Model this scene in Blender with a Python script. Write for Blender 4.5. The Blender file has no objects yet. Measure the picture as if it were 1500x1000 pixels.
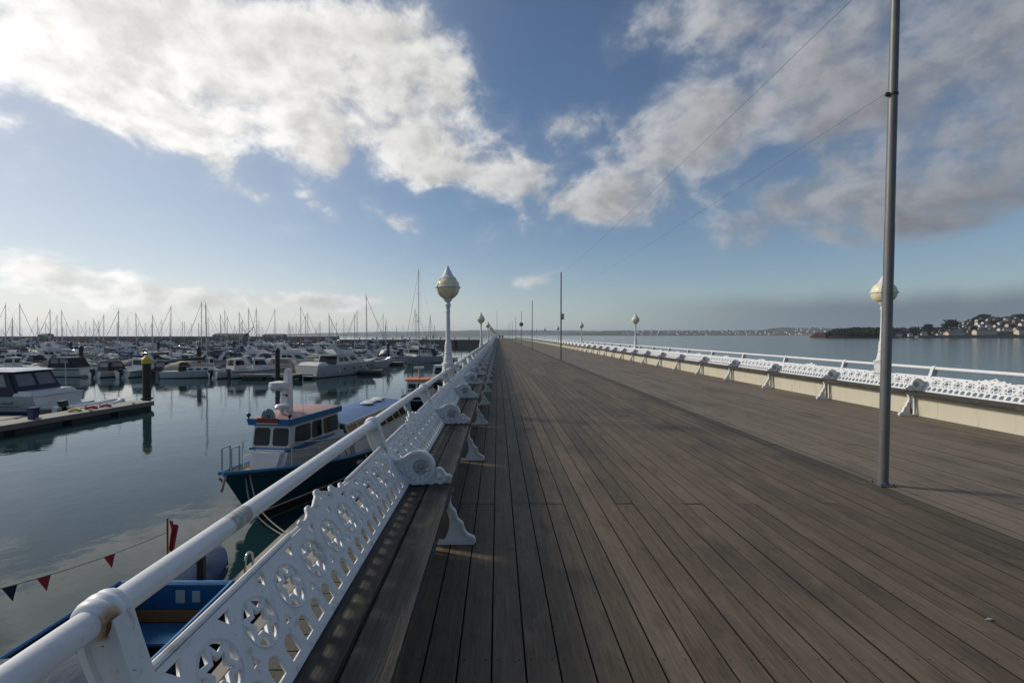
import bpy, bmesh, math, random
from mathutils import Vector, Matrix
R = math.radians
scene = bpy.context.scene
col = scene.collection

# ------------------------------------------------------------------ camera
DECK = 3.02                       # deck height above the water (water is z = 0)
cam_data = bpy.data.cameras.new("camera")
cam = bpy.data.objects.new("camera", cam_data)
col.objects.link(cam)
cam.location = (0, 0, DECK + 1.68)
cam.rotation_euler = (R(90 - 0.77), 0, 0)
cam_data.sensor_width = 36
cam_data.lens = 17.0
cam_data.shift_x = 0.0140
cam_data.clip_start = 0.05
cam_data.clip_end = 30000
scene.camera = cam

# ------------------------------------------------------------------ light
SUN_AZ, SUN_EL = -70.0, 30.0      # degrees: azimuth from the pier's axis, to the left
sdir = Vector((math.sin(R(SUN_AZ)) * math.cos(R(SUN_EL)), math.cos(R(SUN_AZ)) * math.cos(R(SUN_EL)), math.sin(R(SUN_EL))))
sun_data = bpy.data.lights.new("sun", 'SUN')
sun_data.energy = 3.1
sun_data.angle = R(8.0)
sun_data.color = (1.0, 0.93, 0.82)
sun = bpy.data.objects.new("sun", sun_data)
col.objects.link(sun)
sun.rotation_euler = sdir.to_track_quat('Z', 'Y').to_euler()
sun.location = (-60, 20, 60)

vs = scene.view_settings
vs.view_transform = 'Standard'
vs.look = 'None'
vs.exposure = -0.2
vs.gamma = 1.0
vs.use_curve_mapping = False

# ------------------------------------------------------------------ node helper
class NT:
    def __init__(s, tree):
        s.t = tree; s.n = tree.nodes; s.l = tree.links
    def put(s, sock, v):
        if hasattr(v, 'is_output') or isinstance(v, bpy.types.NodeSocket): s.l.new(v, sock)
        elif v is not None:
            if isinstance(v, (tuple, list)) and sock.type == 'RGBA' and len(v) == 3: v = (*v, 1)
            sock.default_value = v
    def m(s, op, a, b=None, c=None, clamp=False):
        n = s.n.new('ShaderNodeMath'); n.operation = op; n.use_clamp = clamp
        for i, v in enumerate((a, b, c)):
            if v is not None: s.put(n.inputs[i], v)
        return n.outputs[0]
    def v(s, op, a, b=None, scale=None):
        n = s.n.new('ShaderNodeVectorMath'); n.operation = op
        s.put(n.inputs[0], a)
        if b is not None: s.put(n.inputs[1], b)
        if scale is not None: s.put(n.inputs['Scale'], scale)
        return n.outputs['Value'] if op in ('DOT_PRODUCT', 'LENGTH', 'DISTANCE') else n.outputs[0]
    def comb(s, x, y, z):
        n = s.n.new('ShaderNodeCombineXYZ')
        for i, v in enumerate((x, y, z)): s.put(n.inputs[i], v)
        return n.outputs[0]
    def sep(s, v):
        n = s.n.new('ShaderNodeSeparateXYZ'); s.put(n.inputs[0], v); return n.outputs
    def noise(s, vec, scale, detail=4, rough=.5, dist=0, out=0, lac=2.0):
        n = s.n.new('ShaderNodeTexNoise'); s.put(n.inputs['Vector'], vec)
        n.inputs['Scale'].default_value = scale; n.inputs['Detail'].default_value = detail
        n.inputs['Roughness'].default_value = rough; n.inputs['Distortion'].default_value = dist
        n.inputs['Lacunarity'].default_value = lac
        return n.outputs[out]
    def step(s, x, a, b, lo=0.0, hi=1.0, smooth=True):
        n = s.n.new('ShaderNodeMapRange'); n.interpolation_type = 'SMOOTHSTEP' if smooth else 'LINEAR'
        n.clamp = True
        s.put(n.inputs[0], x)
        for i, v in enumerate((a, b, lo, hi)): s.put(n.inputs[i + 1], v)
        return n.outputs[0]
    def mix(s, f, a, b, blend='MIX'):
        n = s.n.new('ShaderNodeMix'); n.data_type = 'RGBA'; n.blend_type = blend
        s.put(n.inputs[0], f); s.put(n.inputs[6], a); s.put(n.inputs[7], b)
        return n.outputs[2]
    def ramp(s, f, stops):
        n = s.n.new('ShaderNodeValToRGB'); s.put(n.inputs[0], f)
        e = n.color_ramp.elements
        while len(e) < len(stops): e.new(0.5)
        for el, (p, c) in zip(e, stops): el.position = p; el.color = (*c, 1)
        return n.outputs[0]

# ------------------------------------------------------------------ sky with broken cloud
world = bpy.data.worlds.new("World")
scene.world = world
world.use_nodes = True
w = NT(world.node_tree)
w.n.clear()
skyn = w.n.new('ShaderNodeTexSky'); skyn.sky_type = 'NISHITA'
skyn.sun_disc = False
skyn.sun_elevation = R(SUN_EL)
skyn.sun_rotation = R(SUN_AZ)
skyn.altitude = 0; skyn.air_density = 1.0; skyn.dust_density = 0.35; skyn.ozone_density = 3.0
SKY_STR = 0.10
tc = w.n.new('ShaderNodeTexCoord')
D = tc.outputs['Generated']
dx, dy, dz = w.sep(D)
az = w.m('MULTIPLY', w.m('ARCTAN2', dx, dy), 180 / math.pi)
el = w.m('MULTIPLY', w.m('ARCSINE', dz), 180 / math.pi)
AE = w.comb(az, el, 1.0)
elp = w.m('ADD', w.m('ABSOLUTE', dz), 0.16)
P = w.comb(w.m('DIVIDE', dx, elp), w.m('DIVIDE', dy, elp), 0.37)
# shape noise: big billows, then finer break-up; the same field shifted towards the sun gives lit and shaded flanks
A3 = w.comb(w.m('MULTIPLY', az, 1 / 15.0), w.m('MULTIPLY', el, 1 / 11.0), 0.81)
low = w.step(el, 8.0, 40.0, 0.12, 0.55)
def cloud_noise(off):
    vp = w.v('ADD', P, off); va = w.v('ADD', A3, tuple(k * 1.2 for k in (-abs(off[0]), abs(off[0]) * .5, 0)) if any(off) else (0, 0, 0))
    a = w.m('ADD', w.m('MULTIPLY', w.noise(vp, 2.2, 8, .54, .2), low), w.m('MULTIPLY', w.noise(va, 2.1, 8, .56, .35), w.m('SUBTRACT', 1.0, low)))
    b = w.noise(va, 6.5, 6, .56, .3)
    return w.m('ADD', w.m('MULTIPLY', a, .80), w.m('MULTIPLY', b, .20))
nz = cloud_noise((0, 0, 0))
nz2 = cloud_noise((-.11, .04, 0))
nbig = w.noise(P, 1.1, 3, .5)
# cloud banks: azimuth, elevation, half-widths (degrees), tilt, weight
BANKS = [(-40.7, 24.7, 14.0, 6.1, 0, 1.0), (-26.2, 26.9, 15.6, 6.9, 0, 1), (-13.4, 26.3, 11.5, 6.9, 0, 1), (-7.2, 29.0, 6.0, 4.6, 0, 0.8),
 (-34.1, 20.6, 6.7, 2.9, 0, 0.75), (-7.2, 19.7, 9.6, 3.4, 0, 0.9), (1.6, 18.2, 4.8, 2.2, 0, 0.95), (-13.4, 19.3, 7.7, 3.5, 0, 0.6),
 (-29.8, 16.3, 1.7, 1.4, 0, 0.85), (-27.0, 14.3, 2.7, 1.2, 0, 0.9), (-20.7, 14.3, 3.0, 1.2, -25, 0.85), (-11.5, 12.9, 3.5, 1.5, -20, 0.9),
 (-45.8, 17.1, 2.0, 0.9, 0, 0.6), (-22.9, 11.2, 2.7, 0.7, 0, 0.4), (-44.6, 5.9, 4.4, 2.2, 0, 1.15), (-39.8, 4.9, 4.1, 1.6, 0, 1.0),
 (-34.1, 3.5, 7.2, 1.7, 0, 0.95), (-23.6, 3.7, 7.5, 1.4, 0, 0.95), (-17.9, 3.3, 4.4, 1.1, 0, 0.85),
 (17.6, 19.4, 10, 5.1, 0, 1.2), (11.2, 14.4, 7.8, 2.4, 0, 1.2), (7.7, 23.2, 2.8, 1.9, 0, 0.75), (22.3, 22.7, 6.2, 3.5, 0, 0.7),
 (20.9, 30.7, 9.2, 3.9, 0, 0.95), (33.5, 25.5, 10.5, 6.1, 0, 1.2), (40.8, 17.8, 9.6, 7.2, 0, 1.25), (32.5, 11.6, 10.5, 3.8, 0, 1.35),
 (43.5, 12.7, 7.2, 4.4, 0, 1.15), (45.5, 23.1, 7.9, 6.2, 0, 1.25), (30.7, 20.3, 2.7, 2.1, 0, -0.45),
 (16.2, 27.0, 5.6, 1.7, 10, -0.55),
 (29.5, 17.4, 3.7, 2.2, -30, -0.5),
 (26.0, 14.3, 2.6, 2.0, 0, -0.4),
 (26.0, 25.2, 3.6, 1.3, -20, -0.45),
 (5.7, 31.2, 7.2, 5.3, 0, -0.6),
 (3.3, 6.2, 2.4, 0.7, 0, 0.85), (11.3, 29.9, 2.3, 1.3, 40, 0.35),
 # the banks go on around and above
 (-64, 30, 20, 9, 0, 1), (-75, 12, 14, 4, 0, .8), (66, 20, 18, 10, 0, 1), (70, 38, 20, 9, 0, .9), (15, 44, 26, 7, 0, .9), (-38, 46, 24, 8, 0, .9),
 (-100, 22, 22, 8, 0, .9), (100, 24, 24, 9, 0, .95), (-140, 18, 24, 7, 0, .9), (142, 20, 24, 8, 0, .9), (178, 30, 24, 9, 0, .9),
 (-110, 48, 40, 9, 0, .8), (110, 52, 40, 9, 0, .8), (60, 66, 50, 8, 0, .7), (-90, 70, 50, 7, 0, .7)]
dens = None
for a, e, ra, re, rot, wt in BANKS:
    ra *= 1.75; re *= 1.75
    c, s_ = math.cos(R(rot)), math.sin(R(rot))
    u1 = w.v('DOT_PRODUCT', AE, (c / ra, s_ / ra, -(a * c + e * s_) / ra))
    u2 = w.v('DOT_PRODUCT', AE, (-s_ / re, c / re, (a * s_ - e * c) / re))
    r_ = w.v('LENGTH', w.comb(u1, u2, 0.0))
    f = w.step(r_, 1.0, 0.0, 0.0, 1.0)
    dens = w.m('MULTIPLY_ADD', f, wt, 0.0) if dens is None else w.m('MULTIPLY_ADD', f, wt, dens)
dens = w.m('MINIMUM', dens, 1.25)
csun = w.v('DOT_PRODUCT', D, tuple(sdir))
body = w.m('SUBTRACT', w.m('MULTIPLY', dens, 0.56), 0.30)
AMP = 2.5
d1 = w.m('ADD', body, w.m('MULTIPLY', w.m('SUBTRACT', nz, .5), AMP))
d2 = w.m('ADD', body, w.m('MULTIPLY', w.m('SUBTRACT', nz2, .5), AMP))
cover = w.step(d1, -0.10, w.step(csun, .0, .7, .62, .36))
cover = w.m('MAXIMUM', cover, w.m('MULTIPLY', w.step(d1, -0.30, 0.1), .09))
thick = w.step(d1, 0.15, 0.95)
flank = w.step(w.m('SUBTRACT', d1, d2), -0.30, 0.34)         # 1 = faces the sun
glow = w.m('MULTIPLY', w.m('EXPONENT', w.m('MULTIPLY', csun, 1.08)), 0.405)
lum = w.m('MULTIPLY', glow, w.m('SUBTRACT', 1.16, w.m('MULTIPLY', thick, w.m('ADD', .14, w.m('MULTIPLY', w.step(nbig, .40, .62), .34)))))
lum = w.m('MULTIPLY', lum, w.m('ADD', 0.74, w.m('MULTIPLY', flank, 0.44)))
tint = w.mix(w.step(csun, -0.4, 0.8), (0.90, 0.95, 1.06), (1.0, 0.99, 0.965))
ccol = w.v('SCALE', tint, scale=w.m('DIVIDE', lum, SKY_STR))
air = w.m('MULTIPLY', w.m('EXPONENT', w.m('MULTIPLY', w.m('MAXIMUM', el, 0.0), w.step(csun, -.2, .7, -1 / 3.0, -1 / 5.0))), w.step(csun, -.2, .6, .80, .94))
airlum = w.m('MULTIPLY', w.m('EXPONENT', w.m('MULTIPLY', csun, 1.0)), .52 / SKY_STR)
airc = w.v('SCALE', w.mix(w.step(csun, -0.3, 0.75), (.66, .92, 1.12), (1.0, .985, .945)), scale=airlum)
skyb = w.mix(air, skyn.outputs[0], airc)
skyb = w.mix(w.step(csun, .45, 1.0, 0, .42), skyb, w.v('SCALE', (1.0, .99, .97), scale=.84 / SKY_STR))
skyc = w.mix(cover, skyb, ccol)
# low slate bank of stratus across the bay, and thin milky air along the horizon
azr = w.m('ADD', az, w.m('MULTIPLY', w.m('SUBTRACT', w.noise(w.comb(az, 0.0, 0.0), .22, 4, .55), .5), 3.0))
top = w.m('ADD', 4.3, w.m('MULTIPLY', w.m('SUBTRACT', w.noise(w.comb(az, 0.0, 3.0), .12, 6, .6), .5), 2.2))
band = w.m('MULTIPLY', w.step(w.m('SUBTRACT', top, el), -0.5, 1.9), w.step(azr, 8.0, 40.0))
band = w.m('MULTIPLY', band, w.step(el, -1.0, 1.2, .55, .92))
skyc = w.mix(band, skyc, tuple(v / SKY_STR for v in (0.178, 0.226, 0.280)))
bg = w.n.new('ShaderNodeBackground'); w.put(bg.inputs[0], skyc); bg.inputs[1].default_value = SKY_STR
wo = w.n.new('ShaderNodeOutputWorld'); w.l.new(bg.outputs[0], wo.inputs[0])
world.cycles.sampling_method = 'MANUAL'
world.cycles.sample_map_resolution = 1024

scene.cycles.use_denoising = True
scene.cycles.max_bounces = 6
scene.cycles.diffuse_bounces = 3
scene.cycles.glossy_bounces = 3
scene.cycles.transmission_bounces = 3
scene.cycles.volume_bounces = 0
scene.cycles.caustics_reflective = False
scene.cycles.caustics_refractive = False
scene.cycles.sample_clamp_indirect = 6.0

# ------------------------------------------------------------------ mesh helpers
class MB:
    """collects shapes, then links them as one mesh object"""
    def __init__(s): s.v = []; s.f = []; s.m = []
    def add(s, vs_, fs, mi=0):
        b = len(s.v); s.v += [tuple(p) for p in vs_]
        for f in fs: s.f.append(tuple(b + i for i in f)); s.m.append(mi)
        return s
    def hexa(s, b, t, mi=0):                       # four base points, four top points, both counter-clockwise from above
        return s.add(list(b) + list(t), [(3, 2, 1, 0), (4, 5, 6, 7), (0, 1, 5, 4), (1, 2, 6, 5), (2, 3, 7, 6), (3, 0, 4, 7)], mi)
    def box(s, x0, y0, z0, x1, y1, z1, mi=0):
        return s.hexa([(x0, y0, z0), (x1, y0, z0), (x1, y1, z0), (x0, y1, z0)], [(x0, y0, z1), (x1, y0, z1), (x1, y1, z1), (x0, y1, z1)], mi)
    def tube(s, pts, r, seg=8, mi=0, cap=True, closed=False):
        pts = [Vector(p) for p in pts]; n = len(pts)
        rs = r if isinstance(r, (list, tuple)) else [r] * n
        b = len(s.v); up = None
        for i, p in enumerate(pts):
            t = (pts[(i + 1) % n] - pts[i - 1]) if closed else (pts[min(i + 1, n - 1)] - pts[max(i - 1, 0)])
            if t.length < 1e-9: t = Vector((0, 0, 1))
            t.normalize()
            if up is None:
                up = Vector((0, 0, 1)) if abs(t.z) < .9 else Vector((1, 0, 0))
            a = t.cross(up)
            if a.length < 1e-6: a = t.cross(Vector((0, 1, 0)))
            a.normalize(); c = a.cross(t); up = c
            for k in range(seg):
                q = 2 * math.pi * k / seg
                s.v.append(tuple(p + (a * math.cos(q) + c * math.sin(q)) * rs[i]))
        for i in range(n if closed else n - 1):
            j = (i + 1) % n
            for k in range(seg):
                l = (k + 1) % seg
                s.f.append((b + i * seg + k, b + j * seg + k, b + j * seg + l, b + i * seg + l)); s.m.append(mi)
        if cap and not closed:
            s.f.append(tuple(b + k for k in range(seg))); s.m.append(mi)
            s.f.append(tuple(b + (n - 1) * seg + k for k in reversed(range(seg)))); s.m.append(mi)
        return s
    def lathe(s, prof, c=(0, 0, 0), seg=16, mi=0, axis='z'):
        b = len(s.v); n = len(prof); c = Vector(c)
        for (r, h) in prof:
            for k in range(seg):
                q = 2 * math.pi * k / seg; x, y = r * math.cos(q), r * math.sin(q)
                s.v.append(tuple(c + (Vector((x, y, h)) if axis == 'z' else Vector((x, h, -y)) if axis == 'y' else Vector((h, x, y)))))
        for i in range(n - 1):
            for k in range(seg):
                l = (k + 1) % seg
                s.f.append((b + i * seg + k, b + i * seg + l, b + (i + 1) * seg + l, b + (i + 1) * seg + k)); s.m.append(mi)
        s.f.append(tuple(b + k for k in reversed(range(seg)))); s.m.append(mi)
        s.f.append(tuple(b + (n - 1) * seg + k for k in range(seg))); s.m.append(mi)
        return s
    def ball(s, c, r, seg=12, ring=8, mi=0):
        rx, ry, rz = r if isinstance(r, tuple) else (r, r, r)
        b = len(s.v)
        for i in range(ring + 1):
            th = math.pi * (i + .02) / (ring + .04)
            for k in range(seg):
                q = 2 * math.pi * k / seg
                s.v.append((c[0] + rx * math.sin(th) * math.cos(q), c[1] + ry * math.sin(th) * math.sin(q), c[2] - rz * math.cos(th)))
        for i in range(ring):
            for k in range(seg):
                l = (k + 1) % seg
                s.f.append((b + i * seg + k, b + i * seg + l, b + (i + 1) * seg + l, b + (i + 1) * seg + k)); s.m.append(mi)
        return s
    def xz(s, poly, y0, y1, mi=0):                 # polygon in the x-z plane, extruded along y
        n = len(poly)
        vv = [(x, y0, z) for x, z in poly] + [(x, y1, z) for x, z in poly]
        return s.add(vv, [tuple(range(n)), tuple(range(2 * n - 1, n - 1, -1))] + [(i, i + n, (i + 1) % n + n, (i + 1) % n) for i in range(n)], mi)
    def ribbon(s, path, wid, th, mi=0):            # strip along an x-z path: width along y, thickness th
        n = len(path); vv = []
        for i, (x, z) in enumerate(path):
            x0, z0 = path[max(i - 1, 0)]; x1, z1 = path[min(i + 1, n - 1)]
            l = math.hypot(x1 - x0, z1 - z0) or 1; nx, nz_ = -(z1 - z0) / l * th / 2, (x1 - x0) / l * th / 2
            h = wid / 2
            vv += [(x + nx, -h, z + nz_), (x + nx * 1.4, 0, z + nz_ * 1.4), (x + nx, h, z + nz_), (x - nx, h, z - nz_), (x - nx, -h, z - nz_)]
        fs = []
        for i in range(n - 1):
            for k in range(5): fs.append((i * 5 + k, i * 5 + (k + 1) % 5, (i + 1) * 5 + (k + 1) % 5, (i + 1) * 5 + k))
        fs += [tuple(range(5)), tuple((n - 1) * 5 + k for k in reversed(range(5)))]
        return s.add(vv, fs, mi)
    def panel(s, quad, u0, u1, v0, v1, off=.008, th=.012, mi=0, chop=0.0):   # thin plate on a quad (a b c d), proud by off
        a, b, c, d = [Vector(p) for p in quad]
        n = (b - a).cross(d - a).normalized()
        P_ = lambda u, v: (a * (1 - u) + b * u) * (1 - v) + (d * (1 - u) + c * u) * v
        if chop:
            cu = chop; cv = chop
            uv = [(u0 + (u1 - u0) * p, v0 + (v1 - v0) * q) for p, q in ((cu, 0), (1 - cu, 0), (1, cv), (1, 1 - cv), (1 - cu, 1), (cu, 1), (0, 1 - cv), (0, cv))]
        else: uv = [(u0, v0), (u1, v0), (u1, v1), (u0, v1)]
        m_ = len(uv)
        vv = [P_(*q) + n * (off - th) for q in uv] + [P_(*q) + n * off for q in uv]
        return s.add(vv, [tuple(reversed(range(m_))), tuple(range(m_, 2 * m_))] + [(i, (i + 1) % m_, (i + 1) % m_ + m_, i + m_) for i in range(m_)], mi)
    def mesh(s, name, mats, smooth=None, bevel=0):
        me = bpy.data.meshes.new(name)
        me.from_pydata(s.v, [], s.f)
        for m_ in (mats if isinstance(mats, (list, tuple)) else [mats]): me.materials.append(M[m_])
        if any(s.m): me.polygons.foreach_set('material_index', s.m)
        bm = bmesh.new(); bm.from_mesh(me)
        if bevel:
            es = [e for e in bm.edges if len(e.link_faces) == 2 and e.calc_face_angle(0) > .6]
            bmesh.ops.bevel(bm, geom=es, offset=bevel, segments=2, affect='EDGES', clamp_overlap=True)
        bmesh.ops.recalc_face_normals(bm, faces=bm.faces)
        bm.to_mesh(me); bm.free()
        if smooth:
            me.polygons.foreach_set('use_smooth', [True] * len(me.polygons))
            me.set_sharp_from_angle(angle=R(smooth))
        me.update()
        return me
    def build(s, name, mats, parent=None, smooth=None, bevel=0):
        return link(name, s.mesh(name, mats, smooth, bevel), parent)

def link(name, me, parent=None, loc=None):
    o = bpy.data.objects.new(name, me); col.objects.link(o)
    if parent: o.parent = parent
    if loc: o.location = loc
    return o
def empty(name, loc=(0, 0, 0), rz=0):
    o = bpy.data.objects.new(name, None); col.objects.link(o)
    o.location = loc; o.rotation_euler = (0, 0, rz); o.empty_display_size = .2
    return o
def tag(o, label=None, cat=None, group=None, kind=None):
    if label: o['label'] = label
    if cat: o['category'] = cat
    if group: o['group'] = group
    if kind: o['kind'] = kind
    return o
def copy_tree(o, parent=None):
    c = o.copy(); col.objects.link(c); c.parent = parent
    for ch in list(o.children): copy_tree(ch, c)
    return c
def curve_mesh(name, splines, ext, bev, mat, res=1):
    """flat plate with holes from closed outlines (first one outer), in the local x-y plane"""
    cu = bpy.data.curves.new(name, 'CURVE'); cu.dimensions = '2D'; cu.fill_mode = 'BOTH'
    cu.extrude = ext; cu.bevel_depth = bev; cu.bevel_resolution = res; cu.offset = -bev
    for pts in splines:
        sp = cu.splines.new('POLY'); sp.points.add(len(pts) - 1); sp.use_cyclic_u = True
        for p, (x, y) in zip(sp.points, pts): p.co = (x, y, 0, 1)
    ob = bpy.data.objects.new(name, cu); col.objects.link(ob)
    dg = bpy.context.evaluated_depsgraph_get()
    me = bpy.data.meshes.new_from_object(ob.evaluated_get(dg))
    bpy.data.objects.remove(ob); bpy.data.curves.remove(cu)
    me.name = name; me.materials.clear(); me.materials.append(M[mat])
    return me
def catmull(pts, n=6, closed=False):
    out = []; m_ = len(pts)
    for i in range(m_ if closed else m_ - 1):
        p0, p1, p2, p3 = [Vector(pts[(i + k) % m_] if closed else pts[min(max(i + k, 0), m_ - 1)]) for k in (-1, 0, 1, 2)]
        for j in range(n):
            t = j / n
            out.append(tuple(.5 * ((2 * p1) + (p2 - p0) * t + (2 * p0 - 5 * p1 + 4 * p2 - p3) * t * t + (3 * p1 - p0 - 3 * p2 + p3) * t ** 3)))
    if not closed: out.append(tuple(pts[-1]))
    return out
ORD = ['first', 'second', 'third', 'fourth', 'fifth', 'sixth', 'seventh', 'eighth', 'ninth', 'tenth', 'eleventh', 'twelfth', 'thirteenth',
       'fourteenth', 'fifteenth', 'sixteenth', 'seventeenth', 'eighteenth', 'nineteenth', 'twentieth']
rnd = random.Random(7)

# ------------------------------------------------------------------ materials
M = {}
def mat(name):
    m_ = bpy.data.materials.new(name); m_.use_nodes = True
    t = NT(m_.node_tree); b = t.n['Principled BSDF']; M[name] = m_
    return t, b
def coords(t, kind='Object'):
    return t.n.new('ShaderNodeTexCoord').outputs[kind]
def wpos(t): return t.n.new('ShaderNodeNewGeometry').outputs['Position']
def bump(t, b, h, strength=.3, dist=.01):
    n = t.n.new('ShaderNodeBump'); n.inputs['Strength'].default_value = strength; n.inputs['Distance'].default_value = dist
    t.put(n.inputs['Height'], h); t.l.new(n.outputs[0], b.inputs['Normal'])
def plain(name, c, rough=.5, metal=0, var=.12, scale=3, spec=None, coat=0, dirt=None, dscale=1.5, bumpy=0):
    """colour with soft uneven tone and optional blotches of dirt"""
    t, b = mat(name)
    p = wpos(t)
    n = t.noise(p, scale, 5, .6)
    cc = t.mix(n, tuple(v * (1 - var) for v in c), tuple(min(1, v * (1 + var)) for v in c))
    if dirt:
        cc = t.mix(t.step(t.noise(p, dscale, 8, .68), .52, .78, 0, .8), cc, dirt)
    t.put(b.inputs['Base Color'], cc)
    t.put(b.inputs['Roughness'], t.m('ADD', rough - .08, t.m('MULTIPLY', n, .16)))
    b.inputs['Metallic'].default_value = metal
    if spec is not None: b.inputs['Specular IOR Level'].default_value = spec
    if coat: b.inputs['Coat Weight'].default_value = coat
    if bumpy: bump(t, b, t.noise(p, scale * 8, 5, .6), bumpy, .004)
    return t, b

# deck planking: tone changes from plank to plank, grain and damp run along it
def wood_deck(name, x0, wid, lo, hi, algae):
    t, b = mat(name)
    p = wpos(t); x, y, z = t.sep(p)
    ix = t.m('FLOOR', t.m('DIVIDE', t.m('SUBTRACT', x, x0), wid))
    wn = t.n.new('ShaderNodeTexWhiteNoise'); wn.noise_dimensions = '1D'; t.put(wn.inputs['W'], ix)
    par = t.m('MULTIPLY', t.m('MODULO', t.m('FLOOR', t.m('MULTIPLY', ix, .5)), 2.0), 2.6)
    iy = t.m('FLOOR', t.m('DIVIDE', t.m('ADD', t.m('ADD', y, 3.0), par), 5.2))
    wn2 = t.n.new('ShaderNodeTexWhiteNoise'); wn2.noise_dimensions = '2D'; t.put(wn2.inputs['Vector'], t.comb(ix, iy, 0.0))
    sh = t.comb(t.m('ADD', x, t.m('MULTIPLY', wn.outputs[0], 37.0)), t.m('MULTIPLY', y, .045), t.m('MULTIPLY', wn2.outputs[0], 9.0))
    grain = t.step(t.noise(sh, 34, 6, .66), .30, .70, 0, 1, False)
    fine = t.step(t.noise(t.comb(x, t.m('MULTIPLY', y, .06), 0.0), 120, 4, .65), .30, .70, 0, 1, False)
    damp = t.noise(t.comb(x, t.m('MULTIPLY', y, .40), 0.0), 1.1, 7, .62)
    wear = t.noise(p, .23, 4, .55)
    f = t.m('ADD', t.m('MULTIPLY', wn2.outputs[0], .30), t.m('MULTIPLY', grain, .48))
    f = t.m('ADD', f, t.m('MULTIPLY', wear, .30))
    f = t.m('ADD', f, t.m('MULTIPLY', t.m('SUBTRACT', fine, .5), .35))
    f = t.m('SUBTRACT', f, .12)
    c = t.mix(f, lo, hi)
    c = t.mix(t.step(damp, .47, .72, 0, .62), c, tuple(v * .42 for v in lo))
    blot = t.noise(t.comb(t.m('ADD', x, t.m('MULTIPLY', wn.outputs[0], 5.0)), t.m('MULTIPLY', y, .45), wn.outputs[0]), 4.5, 8, .70)
    c = t.mix(t.step(blot, .50, .74, 0, .55), c, tuple(v * .55 for v in lo))
    c = t.mix(t.step(blot, .46, .26, 0, .45), c, tuple(v * 1.12 for v in hi))
    c = t.mix(t.step(t.noise(p, 9, 6, .7), .66, .78, 0, .30), c, tuple(min(1, v * 1.5) for v in hi))
    fx = t.m('SUBTRACT', t.m('FRACT', t.m('DIVIDE', t.m('SUBTRACT', x, x0), wid)), .5)
    nx = t.m('MULTIPLY', t.m('SUBTRACT', t.m('ABSOLUTE', fx), .32), wid)
    ny = t.m('MULTIPLY', t.m('SUBTRACT', t.m('FRACT', t.m('DIVIDE', t.m('ADD', y, 3.04), .65)), .5), .65)
    nail = t.step(t.v('LENGTH', t.comb(nx, ny, 0.0)), .009, .005)
    c = t.mix(t.m('MULTIPLY', nail, .75), c, (.022, .014, .009))
    spots = t.noise(p, 26, 2, .5)
    c = t.mix(t.step(spots, .73, .77, 0, .55), c, (.02, .017, .013))
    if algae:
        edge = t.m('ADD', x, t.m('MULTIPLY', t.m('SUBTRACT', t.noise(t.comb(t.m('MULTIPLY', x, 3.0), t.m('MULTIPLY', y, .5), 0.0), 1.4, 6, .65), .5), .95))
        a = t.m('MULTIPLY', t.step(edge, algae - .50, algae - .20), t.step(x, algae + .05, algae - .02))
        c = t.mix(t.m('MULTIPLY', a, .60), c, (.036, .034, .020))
    t.put(b.inputs['Base Color'], c)
    t.put(b.inputs['Roughness'], t.step(damp, .45, .75, .72, .60))
    b.inputs['Specular IOR Level'].default_value = .38
    bump(t, b, t.m('ADD', t.m('MULTIPLY', grain, .6), fine), .35, .004)
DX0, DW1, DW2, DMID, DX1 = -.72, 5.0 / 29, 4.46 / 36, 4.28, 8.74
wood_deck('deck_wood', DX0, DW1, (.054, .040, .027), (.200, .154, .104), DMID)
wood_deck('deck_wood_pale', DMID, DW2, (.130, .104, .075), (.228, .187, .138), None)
wood_deck('ledge_wood', 0, .145, (.05, .047, .036), (.13, .12, .09), None)

# old paint on cast iron: chalky, dirty in the hollows, a few rusty weeps
def iron_paint(name, c, rust=.0):
    t, b = mat(name)
    p = wpos(t)
    n = t.noise(p, 2.2, 6, .6); n2 = t.noise(p, 23, 5, .65); n3 = t.noise(p, 7, 8, .7)
    cc = t.mix(n, tuple(v * .86 for v in c), c)
    cc = t.mix(t.step(n2, .57, .76, 0, .6), cc, tuple(v * .50 for v in c))
    cc = t.mix(t.step(n3, .55, .70, 0, .75), cc, (.38, .35, .28))
    x, y, z = t.sep(p)
    run = t.noise(t.comb(t.m('MULTIPLY', x, 1.0), y, t.m('MULTIPLY', z, .12)), 26, 5, .7)
    cc = t.mix(t.step(run, .60, .74, 0, .5), cc, (.33, .27, .18))
    chip = t.noise(p, 60, 3, .55)
    cc = t.mix(t.step(chip, .715, .73, 0, .85), cc, (.15, .085, .05))
    cc = t.mix(t.step(n3, .72 - rust, .80 - rust, 0, .8), cc, (.22, .10, .035))
    t.put(b.inputs['Base Color'], cc)
    t.put(b.inputs['Roughness'], t.m('ADD', .34, t.m('MULTIPLY', n2, .3)))
    bump(t, b, t.m('ADD', n2, t.m('MULTIPLY', t.noise(p, 70, 3, .5), .4)), .22, .004)
iron_paint('white_iron', (.72, .72, .715))
iron_paint('grimy_iron', (.40, .39, .36))
iron_paint('white_iron_far', (.72, .72, .71))
iron_paint('rail_white', (.75, .75, .75))
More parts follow.
